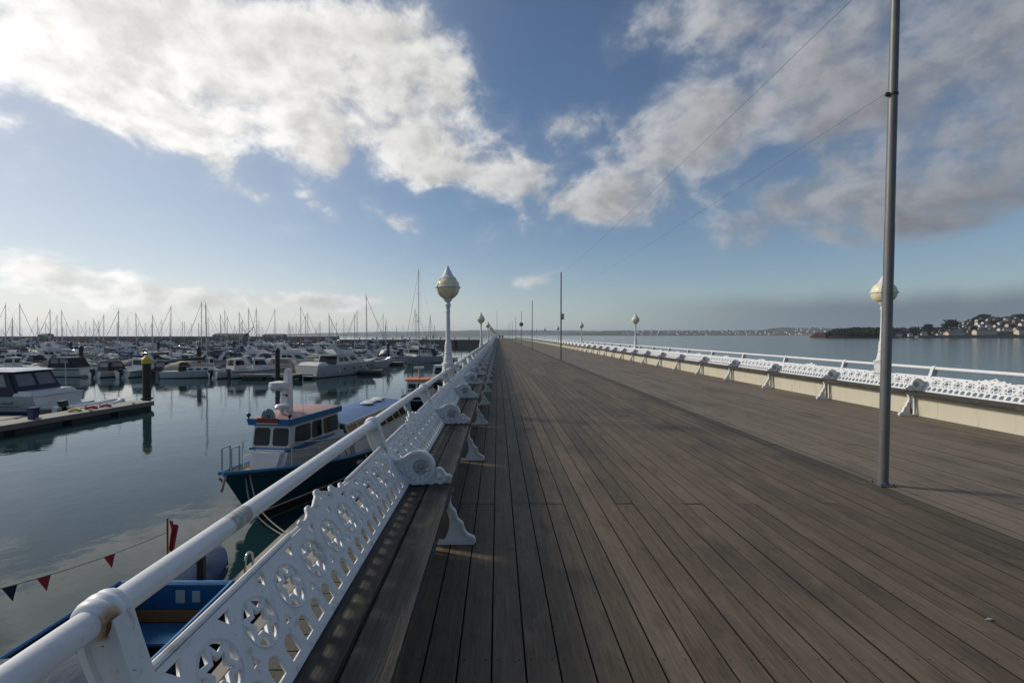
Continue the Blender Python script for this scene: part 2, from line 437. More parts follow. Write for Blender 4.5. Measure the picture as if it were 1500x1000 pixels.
# the nearest rail: a rust weep by its collar and a band rubbed back to grey
t, b = mat('rail_worn')
p = coords(t); x, y, z = t.sep(p)
n = t.noise(p, 9, 6, .65); n2 = t.noise(p, 40, 4, .6)
cc = t.mix(n, (.68, .68, .68), (.77, .77, .77))
band_ = t.m('MULTIPLY', t.step(t.m('ADD', y, t.m('MULTIPLY', t.m('SUBTRACT', n, .5), .05)), .545, .56), t.step(t.m('ADD', y, t.m('MULTIPLY', t.m('SUBTRACT', n, .5), .05)), .685, .67))
cc = t.mix(t.m('MULTIPLY', band_, .95), cc, t.mix(t.step(n2, .45, .6), (.34, .33, .31), (.56, .55, .52)))
t.put(b.inputs['Base Color'], cc); t.put(b.inputs['Roughness'], t.step(band_, 0, 1, .34, .65))
bump(t, b, n2, .2, .003)
t, b = mat('collar_rust')
p = coords(t); x, y, z = t.sep(p)
n = t.noise(p, 30, 6, .7); cc = t.mix(n, (.66, .665, .67), (.77, .775, .78))
d_ = t.v('LENGTH', t.v('MULTIPLY', t.v('SUBTRACT', p, (.050, -.030, .966)), (1.0, 1.2, .60)))
rr = t.m('ADD', d_, t.m('MULTIPLY', t.m('SUBTRACT', n, .5), .030))
cc = t.mix(t.step(rr, .044, .022, 0, .85), cc, (.50, .27, .07)); cc = t.mix(t.step(rr, .026, .014), cc, (.12, .04, .015))
t.put(b.inputs['Base Color'], cc); b.inputs['Roughness'].default_value = .45

# bench seat: grey-black weathered boards with lichen along the worn edge
t, b = mat('seat_wood')
p = wpos(t); x, y, z = t.sep(p)
g = t.noise(t.comb(x, t.m('MULTIPLY', y, .05), z), 60, 6, .65)
l1 = t.noise(t.comb(t.m('MULTIPLY', x, 2.2), t.m('MULTIPLY', y, .55), z), 5, 9, .72)
c = t.mix(t.step(g, .3, .7, 0, 1, False), (.014, .012, .010), (.062, .056, .045))
c = t.mix(t.step(l1, .50, .68, 0, .6), c, (.15, .13, .065))
c = t.mix(t.step(t.noise(p, 14, 8, .75), .60, .72, 0, .5), c, (.20, .18, .12))
c = t.mix(t.step(t.noise(p, 4, 6, .6), .55, .70, 0, .7), c, (.020, .019, .016))
t.put(b.inputs['Base Color'], c); b.inputs['Roughness'].default_value = .72
bump(t, b, t.m('ADD', g, t.m('MULTIPLY', l1, .8)), .8, .010)

# tongue of cream paint on the boards behind the legs
t, b = mat('cream_paint')
p = wpos(t); x, y, z = t.sep(p)
n = t.noise(t.comb(t.m('MULTIPLY', x, 2.0), t.m('MULTIPLY', y, 2.0), t.m('MULTIPLY', z, .5)), 2.4, 7, .65)
c = t.mix(n, (.52, .475, .36), (.61, .57, .45))
c = t.mix(t.step(t.noise(t.comb(x, y, t.m('MULTIPLY', z, .15)), 9, 6, .7), .55, .74, 0, .7), c, (.34, .26, .14))
t.put(b.inputs['Base Color'], c); b.inputs['Roughness'].default_value = .5
plain('stile_brown', (.36, .30, .21), .6, var=.3, dirt=(.16, .10, .05), dscale=5)

# galvanised pole, rust-stained
t, b = mat('galvanised')
p = wpos(t); x, y, z = t.sep(p)
n = t.noise(t.comb(x, y, t.m('MULTIPLY', z, .35)), 14, 7, .7)
c = t.mix(n, (.075, .076, .078), (.20, .20, .20))
c = t.mix(t.step(t.noise(t.comb(x, y, t.m('MULTIPLY', z, .5)), 7, 6, .7), .52, .68, 0, .5), c, (.17, .115, .085))
c = t.mix(t.step(t.noise(p, 55, 3, .6), .66, .74, 0, .5), c, (.45, .45, .44))
t.put(b.inputs['Base Color'], c); b.inputs['Metallic'].default_value = .35; b.inputs['Roughness'].default_value = .52
bump(t, b, n, .25, .004)

# lamp globes: cream plastic, light passes through
t, b = mat('globe_cream')
p = wpos(t)
c = t.mix(t.noise(p, 5, 6, .65), (.78, .69, .42), (.87, .80, .54))
t.put(b.inputs['Base Color'], c); b.inputs['Roughness'].default_value = .16
b.inputs['Subsurface Weight'].default_value = .35; b.inputs['Subsurface Radius'].default_value = (.25, .18, .08); b.inputs['Subsurface Scale'].default_value = .5

# water: dark body, sharp mirror, gentle ripple; the open bay is a little busier than the basin
t, b = mat('water')
p = wpos(t); x, y, z = t.sep(p)
bay = t.step(x, 4.0, 30.0)
n1 = t.noise(p, .35, 3, .5); n2 = t.noise(p, 1.7, 4, .55, .4); n3 = t.noise(p, 6.5, 3, .5)
calm = t.noise(p, .035, 4, .55)
h = t.m('ADD', t.m('MULTIPLY', n1, .30), t.m('ADD', t.m('MULTIPLY', n2, .085), t.m('MULTIPLY', n3, t.m('MULTIPLY', t.step(calm, .45, .62), .010))))
h = t.m('ADD', h, t.m('MULTIPLY', bay, t.m('MULTIPLY', t.noise(p, .9, 5, .6), .55)))
bn = t.n.new('ShaderNodeBump'); bn.inputs['Strength'].default_value = 1.0; bn.inputs['Distance'].default_value = .06
t.put(bn.inputs['Height'], h); t.l.new(bn.outputs[0], b.inputs['Normal'])
b.inputs['Base Color'].default_value = (.010, .033, .036, 1)
t.put(b.inputs['Roughness'], t.step(bay, 0, 1, .02, .10)); b.inputs['IOR'].default_value = 1.333
b.inputs['Specular IOR Level'].default_value = .5

# boats
plain('gel_white', (.58, .58, .57), .22, var=.07, scale=1.2, coat=.3, dirt=(.42, .40, .35), dscale=1.1)
plain('gel_cream', (.62, .57, .46), .25, var=.07, scale=1.2, coat=.3, dirt=(.45, .41, .33), dscale=1.1)
plain('gel_navy', (.016, .026, .062), .2, var=.15, coat=.4)
plain('gel_black', (.014, .015, .017), .25, var=.2, coat=.2)
plain('gel_red', (.30, .035, .03), .25, var=.15, coat=.3)
plain('gel_green', (.02, .10, .07), .28, var=.15, coat=.2)
plain('hull_teal', (.010, .068, .100), .30, var=.25, scale=1.0, coat=.15, dirt=(.018, .038, .046), dscale=.8)
plain('sky_blue_paint', (.035, .17, .36), .38, var=.15, scale=2, dirt=(.05, .13, .22), dscale=2)
plain('bright_blue', (.012, .095, .22), .42, var=.2, scale=3, dirt=(.012, .05, .11), dscale=3)
plain('boot_red', (.20, .035, .03), .6, var=.3)
plain('boot_blue', (.02, .04, .13), .5, var=.3)
plain('boot_dark', (.02, .025, .02), .7, var=.4)
plain('deck_grey', (.50, .50, .48), .55, var=.1, dirt=(.32, .31, .29))
plain('deck_teak', (.36, .26, .15), .6, var=.25, scale=6, dirt=(.22, .16, .10))
t, b = plain('glass_dark', (.010, .012, .013), .06, var=.3); b.inputs['IOR'].default_value = 1.45; b.inputs['Specular IOR Level'].default_value = .32
t, b = plain('glass_brown', (.10, .075, .035), .10, var=.35, scale=5); b.inputs['IOR'].default_value = 1.5
t, b = plain('glass_grey', (.16, .17, .175), .12, var=.35, scale=5); b.inputs['IOR'].default_value = 1.5
plain('canvas_navy', (.014, .020, .042), .75, var=.3, bumpy=.3)
plain('canvas_black', (.012, .012, .014), .75, var=.3, bumpy=.3)
plain('canvas_blue', (.018, .050, .135), .62, var=.25, bumpy=.3)
plain('canvas_green', (.03, .10, .08), .75, var=.25, bumpy=.3)
plain('canvas_red', (.26, .03, .03), .75, var=.25, bumpy=.3)
plain('canvas_beige', (.42, .35, .25), .8, var=.15, bumpy=.3)
plain('canvas_white', (.62, .62, .60), .7, var=.1, bumpy=.2)
# the ferry's roof sheet: faded blue cloth with bleached streaks
t, b = mat('roof_sheet')
p = coords(t); x, y, z = t.sep(p)
n = t.noise(t.comb(t.m('MULTIPLY', x, .5), y, z), 3.0, 8, .68)
c = t.mix(n, (.028, .085, .24), (.075, .16, .34)); c = t.mix(t.step(t.noise(p, 7, 6, .7), .62, .76, 0, .5), c, (.25, .31, .40))
t.put(b.inputs['Base Color'], c); b.inputs['Roughness'].default_value = .5
bump(t, b, t.noise(p, 5, 4, .6), .4, .02)
t, b = mat('tarp_navy')
p = coords(t)
c = t.mix(t.noise(p, 3, 6, .6), (.010, .017, .040), (.030, .045, .085))
t.put(b.inputs['Base Color'], c); b.inputs['Roughness'].default_value = .36
bump(t, b, t.noise(t.v('MULTIPLY', p, (1.0, 3.0, 1.0)), 4, 5, .6), .5, .03)
plain('cover_blue', (.010, .036, .105), .75, var=.3, scale=4, dirt=(.05, .10, .20), dscale=6, bumpy=.4)
plain('roof_pink', (.40, .23, .21), .5, var=.15, scale=2, dirt=(.48, .34, .31), dscale=2)
plain('orange_paint', (.55, .15, .03), .5, var=.3, scale=6)
plain('varnish', (.28, .13, .05), .35, var=.3, scale=8)
plain('chrome', (.55, .55, .56), .22, 1, var=.05)
plain('alloy', (.36, .37, .38), .38, .75, var=.1)
plain('alloy_dark', (.10, .10, .105), .4, .4, var=.2)
plain('rubber', (.015, .015, .016), .6, var=.3)
plain('rope', (.30, .28, .22), .9, var=.2)
plain('fender_white', (.58, .58, .55), .4, var=.1)
plain('flag_red', (.45, .02, .03), .7, var=.15)
plain('flag_navy', (.014, .02, .05), .7, var=.2)
plain('lamp_violet', (.05, .035, .16), .15, var=.2)
plain('paper', (.36, .42, .45), .7, var=.1)
plain('yellow_cap', (.60, .48, .03), .5, var=.15, dirt=(.3, .24, .05))
plain('pile_black', (.014, .015, .016), .55, var=.3, dirt=(.03, .035, .025))
plain('pontoon_deck', (.33, .31, .26), .8, var=.2, scale=2, dirt=(.22, .21, .18))
plain('pontoon_side', (.035, .036, .034), .8, var=.4, dirt=(.05, .06, .035))
plain('pontoon_timber', (.20, .18, .14), .8, var=.25, dirt=(.09, .085, .06), dscale=3)
plain('blue_bin', (.010, .022, .10), .4, var=.2)
plain('concrete', (.27, .25, .22), .85, var=.25, scale=.6, dirt=(.12, .11, .09), dscale=.25)
plain('stone_wall', (.15, .135, .115), .9, var=.4, scale=1.2, dirt=(.05, .045, .035), dscale=.15)
plain('iron_dark', (.05, .05, .05), .6, .3, var=.3)
plain('plank_edge', (.010, .008, .006), .95)
plain('subdeck', (.012, .010, .008), .95)
plain('sign_grey', (.16, .20, .23), .5)
plain('box_grey', (.34, .40, .42), .5)
plain('wire', (.03, .03, .035), .5, .5)
plain('cloth_dark', (.02, .022, .03), .9)
plain('cloth_blue', (.04, .06, .12), .9)
plain('skin', (.45, .28, .2), .6)
plain('leaf_pale', (.45, .43, .38), .8)
# land
def land(name, a, b_, c_, sc):
    t, b = mat(name); p = wpos(t)
    n = t.noise(p, sc, 8, .66); n2 = t.noise(p, sc * 4.3, 6, .7)
    c = t.mix(t.step(n, .36, .62), a, b_); c = t.mix(t.step(n2, .52, .70), c, c_)
    t.put(b.inputs['Base Color'], c); b.inputs['Roughness'].default_value = .95; b.inputs['Specular IOR Level'].default_value = .1
land('hill_far', (.035, .055, .030), (.075, .080, .045), (.10, .085, .055), .0035)
land('hill_town', (.040, .055, .028), (.085, .085, .048), (.16, .13, .10), .008)
land('hill_near', (.016, .022, .012), (.032, .038, .018), (.05, .05, .028), .03)
land('red_cliff', (.030, .019, .015), (.060, .027, .020), (.022, .018, .014), .06)
plain('sand', (.46, .36, .26), .9, var=.15, scale=.02)
plain('house_white', (.72, .69, .64), .7, var=.08, scale=.05)
plain('house_cream', (.62, .52, .38), .7, var=.12, scale=.05)
plain('house_brick', (.28, .14, .10), .8, var=.15, scale=.05)
plain('roof_slate', (.09, .09, .10), .7, var=.2, scale=.1)
plain('roof_tile', (.13, .075, .06), .8, var=.2, scale=.1)
t, b = plain('leaves_dark', (.017, .026, .012), .8, var=.4, scale=.4); b.inputs['Specular IOR Level'].default_value = .15
plain('bark', (.09, .07, .05), .9)

# ------------------------------------------------------------------ water and pier
YA, YB = -3.0, 236.0
mb = MB()
NW = 12
mb.add([(-9500, -3000, 0), (9500, -3000, 0), (9500, 11000, 0), (-9500, 11000, 0)], [(0, 1, 2, 3)])
tag(mb.build('water', 'water'), kind='structure')

deck = tag(empty('pier_deck', (0, 0, 0)), kind='structure')
sub = MB().box(-1.36, YA, DECK - .30, 9.54, YB, DECK - .075)
sub.build('deck_base', 'subdeck', deck)  # added near-black sheet: the shade below the plank gaps is in its colour
for xs in (-1.44, 9.56):
    MB().box(xs, YA, DECK - .62, xs + .07, YB, DECK - .02).build('fascia_beam', 'concrete', deck)
pile_me = MB().lathe([(.2, -2.0), (.2, DECK - .30)], seg=12).mesh('pile', 'concrete', 40)
for k in range(13):
    for xs in (-1.0, 9.1): link('pile', pile_me, deck, (xs, -2.0 + k * 5.2, 0))
GAP = .007
def plank_prism(mb, xc, z, h, y0, y1):              # top sheet, near-black side faces that draw the gaps as dark lines
    c_ = .0012
    mb.add([(xc - h + c_, y0, z), (xc + h - c_, y0, z), (xc + h - c_, y1, z), (xc - h + c_, y1, z)], [(0, 1, 2, 3)], 0)
    P8 = [(xc - h, y0 - .0, z - .05), (xc + h, y0, z - .05), (xc + h, y1, z - .05), (xc - h, y1, z - .05), (xc - h, y0, z - .003), (xc + h, y0, z - .003), (xc + h, y1, z - .003), (xc - h, y1, z - .003),
          (xc - h + c_, y0, z), (xc + h - c_, y0, z), (xc + h - c_, y1, z), (xc - h + c_, y1, z)]
    mb.add(P8, [(3, 2, 1, 0), (0, 1, 5, 4), (1, 2, 6, 5), (2, 3, 7, 6), (3, 0, 4, 7), (4, 5, 9, 8), (5, 6, 10, 9), (6, 7, 11, 10), (7, 4, 8, 11)], 1)
def plank_mesh(wid, ln, matn, gap):
    mb = MB(); plank_prism(mb, 0, 0, wid / 2 - gap / 2, .003, ln - .003)
    return mb.mesh('plank', [matn, 'plank_edge'])
def lay(x0, rows, wid, matn, ymax_single, ymin_single, gap):
    me = plank_mesh(wid, 5.2, matn, gap); rest = MB()
    h, c_ = wid / 2 - gap / 2, .004
    r2 = random.Random(3)
    for i in range(rows):
        xc = x0 + (i + .5) * wid
        y = YA - (2.6 if (i // 2) % 2 else 0)
        while y < YB:
            y0, y1 = max(y, YA), min(y + 5.2, YB)
            dz_ = r2.uniform(-.003, .002)
            if y0 < ymax_single and y1 > ymin_single:
                o = link('plank', me, deck, (xc, y0, DECK + dz_)); o.scale.y = (y1 - y0) / 5.2
                o.rotation_euler = (r2.uniform(-.0004, .0004), r2.uniform(-.010, .010), 0)
            else:
                plank_prism(rest, xc, DECK + dz_, h, y0 + .003, y1 - .003)
            y += 5.2
    tag(rest.build('planks_beyond', [matn, 'plank_edge'], deck), kind='stuff')
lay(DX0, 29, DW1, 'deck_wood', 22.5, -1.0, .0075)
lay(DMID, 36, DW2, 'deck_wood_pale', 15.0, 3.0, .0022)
# short cross boards on the ledges behind the railings
led = MB().box(-1.36, .003, -.05, DX0 - .01, .139, -.012).mesh('ledge_board', 'ledge_wood')
rest = MB(); y = -1.2
while y < 120:
    if y < 7.4: link('ledge_board', led, deck, (0, y, DECK))
    else: rest.box(-1.36, y + .003, DECK - .05, DX0 - .01, y + .139, DECK - .012)
    if y > 4: rest.box(DX1 + .01, y + .003, DECK - .05, 9.54, y + .139, DECK - .012)
    y += .145
tag(rest.build('ledge_boards_beyond', 'ledge_wood', deck), kind='stuff')

# ------------------------------------------------------------------ benches: local x from the handrail towards the deck, y along the pier
BAY = 2.6
S0, S1 = Vector((.29, 0, .50)), Vector((.09, 0, .80))       # foot and head of the back panel
SV = (S1 - S0); SLEN = SV.length; SV = SV / SLEN
def circ(cx, cy, r, n=14, a0=0): return [(cx + r * math.cos(a0 + 2 * math.pi * i / n), cy + r * math.sin(a0 + 2 * math.pi * i / n)) for i in range(n)]
def arc(cx, cy, r, a, b_, n): return [(cx + r * math.cos(a + (b_ - a) * i / n), cy + r * math.sin(a + (b_ - a) * i / n)) for i in range(n + 1)]
def crest():
    half = [(.95, .36), (.955, .372), (.945, .388), (.955, .405), (.975, .41), (.992, .40), (.998, .384), (1.02, .384), (1.05, .392), (1.075, .41),
            (1.085, .432), (1.10, .447), (1.125, .447), (1.14, .432), (1.142, .418), (1.17, .420), (1.205, .436), (1.232, .452), (1.245, .455),
            (1.262, .468), (1.268, .485), (1.282, .497)]
    half = [(1.3 - (1.3 - a) * .86, .36 + (b_ - .36) * .66) for a, b_ in half]
    return half + [(1.3, .36 + .141 * .66)] + [(2.6 - a, b_) for a, b_ in reversed(half)]
HOLES = []
outer = [(.02, 0), (2.58, 0), (2.58, .36)] + list(reversed(crest())) + [(.02, .36)]
for i in range(10):
    cx, cy = .22 + .24 * i, .225
    star = []
    for k in range(12):
        a_ = R(90 + 30 * k); r_ = .052 if k % 2 == 0 else .028
        star.append((cx + r_ * math.cos(a_), cy + r_ * math.sin(a_)))
    HOLES.append(star)
    for k in range(6):
        a_ = R(120 + 60 * k); hw = R(22)
        HOLES.append(arc(cx, cy, .079, a_ - hw, a_ + hw, 4) + [(cx + .049 * math.cos(a_), cy + .049 * math.sin(a_))])
for i in range(11):
    cx = .10 + .24 * i
    HOLES.append([(cx - .028, .338), (cx + .028, .338), (cx, .300)])
    HOLES.append([(cx - .020, .140), (cx + .020, .140), (cx, .172)])
for i in range(20):
    cx = .16 + .12 * i
    HOLES.append([(cx - .037, .038), (cx + .037, .038), (cx + .037, .080)] + arc(cx, .080, .037, R(0), R(180), 6)[1:-1] + [(cx - .037, .080)])
HOLES.append(circ(1.3, .408, .015, 8))
for sx in (-1, 1): HOLES.append([(1.3 + sx * .06, .378), (1.3 + sx * .12, .378), (1.3 + sx * .09, .392)])
panel_me = curve_mesh('lattice', [outer] + HOLES, .0045, .004, 'white_iron')
Mx = Matrix(((0, SV.x, SV.z, S0.x), (1, 0, 0, 0), (0, SV.z, -SV.x, S0.z), (0, 0, 0, 1)))
panel_me.transform(Mx); panel_me.flip_normals()
bm = bmesh.new(); bm.from_mesh(panel_me); bmesh.ops.recalc_face_normals(bm, faces=bm.faces); bm.to_mesh(panel_me); bm.free()
# bead along the head of the panel, studs along its foot
q = S1 + Vector((-.012, 0, .004))
bead_me = MB().tube([(q.x, .02, q.z), (q.x, .9, q.z)], .013, 8).tube([(q.x, 1.7, q.z), (q.x, 2.58, q.z)], .013, 8).tube([(q.x - .004, .9, q.z - .01), (q.x - .004, 1.7, q.z - .01)], .011, 8)
bead_me = bead_me.mesh('top_bead', 'white_iron', 40)
mb = MB()
NV = Vector((SV.z, 0, -SV.x))
for i in range(20):
    a_ = S0 + SV * .018 + NV * .0085
    yy = .10 + .124 * i
    mb.hexa([a_ - SV * .005 + Vector((0, yy, 0)), a_ - SV * .005 + Vector((0, yy + .055, 0)), a_ + SV * .005 + Vector((0, yy + .055, 0)), a_ + SV * .005 + Vector((0, yy, 0))],
            [a_ - SV * .003 + NV * .005 + Vector((0, yy + .004, 0)), a_ - SV * .003 + NV * .005 + Vector((0, yy + .051, 0)), a_ + SV * .003 + NV * .005 + Vector((0, yy + .051, 0)), a_ + SV * .003 + NV * .005 + Vector((0, yy + .004, 0))])
for i in range(10):                                       # raised rings round the stars
    c0 = S0 + SV * .225 + NV * .0085
    ring = [tuple(c0 + Vector((0, .22 + .24 * i, 0)) + SV * (.088 * math.sin(a_)) + Vector((0, .088 * math.cos(a_), 0))) for a_ in [2 * math.pi * k / 20 for k in range(20)]]
    mb.tube(ring, .0045, 5, closed=True)
relief_me = mb.mesh('panel_relief', 'white_iron', 50)
# handrail
rail_me = MB().tube([(0, 0, .98), (0, BAY, .98)], .036, 20, cap=False).mesh('handrail', 'rail_white', 60)
# arm casting
front = [(.044, .985), (.060, .93), (.082, .86), (.112, .775), (.150, .712), (.195, .693), (.245, .705), (.295, .738), (.345, .760), (.400, .757), (.450, .725), (.480, .675),
         (.481, .620), (.455, .568), (.410, .533), (.355, .520), (.300, .528), (.255, .545)]
back = [(-.043, .955), (-.034, .90), (-.005, .82), (.04, .735), (.095, .645), (.155, .580), (.215, .535), (.27, .512)]
fr = catmull([(a_, b_, 0) for a_, b_ in front], 4); fr = [(a_, b_) for a_, b_, _ in fr]
bk = catmull([(a_, b_, 0) for a_, b_ in back], 4); bk = [(a_, b_) for a_, b_, _ in bk]
mb = MB()
mb.xz(fr + list(reversed(bk)), -.008, .008)
mb.ribbon(fr, .066, .022)
mb.ribbon(bk, .044, .018)
curl = [(.455, .560), (.478, .590), (.498, .618), (.525, .630), (.552, .620), (.568, .596), (.585, .578), (.612, .572), (.622, .560), (.612, .546), (.588, .546), (.566, .532), (.54, .517), (.50, .520), (.47, .508), (.44, .516), (.40, .503), (.36, .515), (.33, .503), (.30, .512)]
curl = [(a_, b_) for a_, b_, _ in catmull([(a_, b_, 0) for a_, b_ in curl], 3)]
mb.xz(curl + [(.30, .53), (.40, .545)], -.020, .020)
mb.ribbon(curl[:38], .052, .012)
for sy in (-1, 1):                                        # leaf relief on both faces of the scroll
    for k in range(7):
        a_ = R(195 + 26 * k)
        mb.ball((.355 + .088 * math.cos(a_), sy * .011, .640 + .092 * math.sin(a_)), (.020, .008, .020), 8, 5)
    mb.tube([(.10, sy * .011, .735), (.15, sy * .013, .645), (.21, sy * .013, .585), (.28, sy * .012, .552)], [.008, .013, .012, .006], 6)
    mb.tube([(.19, sy * .012, .655), (.235, sy * .013, .625), (.262, sy * .012, .585)], [.005, .012, .005], 6)
    mb.ball((.528, sy * .021, .570), (.026, .010, .028), 10, 6)
for xx, zz in ((.06, .80), (.20, .60), (.30, .535)):
    for sy in (-1, 1): mb.ball((xx, sy * .009, zz), (.011, .008, .011), 8, 5)
arm_me = mb.mesh('arm', 'white_iron', 42)
mb = MB()
for sy in (-1, 1):
    mb.ball((.385, sy * .014, .645), (.016, .013, .016), 10, 6)
    for k in range(6):
        a_ = R(60 * k); mb.ball((.385 + .032 * math.cos(a_), sy * .012, .645 + .032 * math.sin(a_)), (.016, .010, .016), 8, 5)
    ring = [(.385 + .055 * math.cos(R(18 * k)), sy * .012, .645 + .055 * math.sin(R(18 * k))) for k in range(20)]
    mb.tube(ring, .006, 6, closed=True)
ros_me = mb.mesh('rosette', 'grimy_iron', 50)
col_prof = [(.037, -.045), (.044, -.044), (.050, -.036), (.0545, -.024), (.050, -.014), (.056, -.004), (.056, .006), (.050, .016), (.0545, .026), (.050, .037), (.044, .044), (.037, .045)]
collar_me = MB().lathe(col_prof, (0, 0, .98), 24, axis='y').mesh('collar', 'rail_white', 50)
collar_rust_me = collar_me.copy(); collar_rust_me.materials.clear(); collar_rust_me.materials.append(M['collar_rust'])
rail_worn_me = rail_me.copy(); rail_worn_me.materials.clear(); rail_worn_me.materials.append(M['rail_worn'])
# sabre leg
legf = [(.612, .448), (.604, .39), (.602, .33), (.618, .285), (.642, .262), (.652, .225), (.668, .190), (.700, .165), (.712, .122), (.735, .080), (.770, .058), (.796, .046), (.800, .012)]
legf = [(a_, b_) for a_, b_, _ in catmull([(a_, b_, 0) for a_, b_ in legf], 3)]
legb = [(.555, .004), (.570, .05), (.592, .10), (.602, .15), (.600, .20), (.588, .245), (.568, .29), (.558, .34), (.560, .39), (.570, .448)]
leg_me = MB().xz(legf + legb, -.008, .008).ribbon(legf, .050, .020).box(.478, -.02, .42, .63, .02, .449).box(.474, -.022, 0, .80, .022, .026).box(.474, -.016, .026, .50, .016, .44).mesh('leg', 'white_iron', 42)
# seat boards, back board
def board(x0, x1, z0, z1, matn, name, y0=.004, y1=BAY - .004, bev=.006):
    return MB().box(x0, y0, z0, x1, y1, z1).mesh(name, matn, 30, bev)
seat1 = board(.262, .432, .452, .502, 'seat_wood', 'seat_board'); seat2 = board(.447, .640, .450, .504, 'seat_wood', 'seat_board', bev=.012)
cream_me = MB().box(.450, .09, .012, .472, BAY - .09, .440).box(.440, .09, .012, .4745, BAY - .09, .040).mesh('back_board', 'cream_paint', 30, .003)
cream_me = MB().box(.450, .09, .012, .472, BAY - .09, .440).box(.4725, .095, .012, .480, BAY - .095, .045).mesh('back_board', 'cream_paint')
stile_me = MB().box(.446, -.02, .010, .486, .02, .444).mesh('stile', 'stile_brown', 30, .004)
def bench_full(first=False):
    r = empty('pier_bench')
    link('lattice', panel_me, r); link('top_bead', bead_me, r); tag(link('panel_relief', relief_me, r), kind='stuff')
    link('handrail', rail_worn_me if first else rail_me, r)
    link('seat_board', seat1, r); link('seat_board', seat2, r)
    a_ = link('arm', arm_me, r); link('rosette', ros_me, a_); link('collar', collar_rust_me if first else collar_me, a_)
    link('leg', leg_me, r, (0, .08, 0))
    link('back_board', cream_me, r)
    for yy in (.055, BAY - .055): link('stile', stile_me, r, (0, yy, 0))
    return r
# far bays: the same pieces, drawn coarser, as one mesh
mb = MB()
def sl(v, u, off=0): p_ = S0 + SV * v + NV * off; return (p_.x, u, p_.z)
mb.hexa([sl(0, .02), sl(0, 2.58), sl(.36, 2.58), sl(.36, .02)], [sl(0, .02, .012), sl(0, 2.58, .012), sl(.36, 2.58, .012), sl(.36, .02, .012)])
mb.hexa([sl(.36, .95), sl(.36, 1.65), sl(.48, 1.42), sl(.48, 1.18)], [sl(.36, .95, .01), sl(.36, 1.65, .01), sl(.48, 1.42, .01), sl(.48, 1.18, .01)])
mb.tube([(0, 0, .98), (0, BAY, .98)], .036, 6, cap=False)
mb.xz(front + list(reversed(back)), -.026, .026)
mb.xz(legf + legb, -.024, .024)
mb.box(.262, 0, .452, .640, BAY, .504, 1)
mb.box(.450, .09, .012, .472, BAY - .09, .440, 2)
mb.box(.446, .03, .010, .486, .08, .444, 3); mb.box(.446, BAY - .08, .010, .486, BAY - .03, .444, 3)
far_me = mb.mesh('pier_bench', ['white_iron_far', 'seat_wood', 'cream_paint', 'stile_brown'], 40)
near0 = None
for side in (0, 1):
    sname = 'harbour side' if side == 0 else 'bay side'
    k = 0; cnt = 0
    y = 1.2 - BAY if side == 0 else 10.14 - 3 * BAY
    while y + BAY < YB:
        if y < 47:
            r = bench_full(side == 0 and cnt == 1) if near0 is None or (side == 0 and cnt == 1) else copy_tree(near0)
            if near0 is None: near0 = r
        else: r = link('pier_bench', far_me)
        if side == 0:
            r.location = (-.99, y, DECK); r.rotation_euler = (0, 0, 0)
        else:
            r.location = (9.17, y, DECK); r.rotation_euler = (0, 0, math.pi)
        if side == 0:
            lab = ('white cast iron bench beside the camera, cut by the picture\'s lower corner' if cnt == 0 else
                   'white lattice bench with rubbed handrail and rusty collar, beside the blue open boat' if cnt == 1 else
                   f'white lattice bench, {ORD[cnt - 1]} bay along the harbour railing' if cnt < 16 else None)
        else:
            lab = (f'sunlit white bench with cream back board, {ORD[cnt]} bay along the bay railing' if cnt < 16 else None)
        if lab is None:
            lab = f'white bench bay in the distant part of the {sname} railing'
        if y < 47:
            for ch in r.children:
                if ch.name.startswith('seat_board'): ch.location = (rnd.uniform(-.006, .006), 0, rnd.uniform(-.004, .003)); ch.rotation_euler = (rnd.uniform(-.0015, .0015), rnd.uniform(-.012, .012), rnd.uniform(-.0015, .0015))
        tag(r, lab, 'bench', f'benches along the {sname}')
        y += BAY; cnt += 1
# ------------------------------------------------------------------ lamps on the railings
mb = MB()
lathe = [(.115, 0), (.115, .16), (.135, .165), (.135, .19), (.105, .20), (.098, .26), (.110, .34), (.122, .44), (.112, .50), (.088, .54), (.088, .56), (.100, .565), (.100, .60), (.080, .61)]
ped_me = MB().box(-.095, -.095, 0, .095, .095, .80).box(-.108, -.108, .80, .108, .108, 1.03).box(-.122, -.122, 1.03, .122, .122, 1.07).box(-.122, -.122, .77, .122, .122, .815).mesh('pedestal', 'white_iron', 30, .010)
shaft = [(.135, .0), (.135, .02), (.108, .035), (.100, .10), (.088, .17), (.078, .20), (.086, .215), (.086, .24), (.074, .26), (.080, .33), (.074, .40), (.062, .46), (.054, .48), (.053, .50), (.046, 1.12), (.054, 1.13), (.054, 1.15), (.046, 1.16), (.048, 1.20), (.062, 1.27), (.068, 1.29), (.056, 1.31), (.046, 1.33), (.078, 1.375), (.088, 1.385), (.088, 1.40), (.065, 1.405)]
shaft = [(r_ * .95, 1.07 + (h_ if h_ < .5 else .5 + (h_ - .5) * .95)) for r_, h_ in shaft]
shaft_me = MB().lathe(shaft, seg=20).mesh('column', 'white_iron', 35)
GC = 2.68
GR = .25
glb = [(GR * math.sin(R(a_)), GC - GR * math.cos(R(a_))) for a_ in range(18, 140, 7)]
globe_me = MB().lathe(glb, seg=28).mesh('globe', 'globe_cream', 70)
mb = MB().tube([((GR + .006) * math.cos(R(12 * k)), (GR + .006) * math.sin(R(12 * k)), GC) for k in range(30)], .016, 6, closed=True)
for k in range(4):
    a_ = R(90 * k + 20)
    mb.tube([((GR + .004) * math.sin(R(e_)) * math.cos(a_), (GR + .004) * math.sin(R(e_)) * math.sin(a_), GC - (GR + .004) * math.cos(R(e_))) for e_ in range(20, 141, 12)], .010, 6)
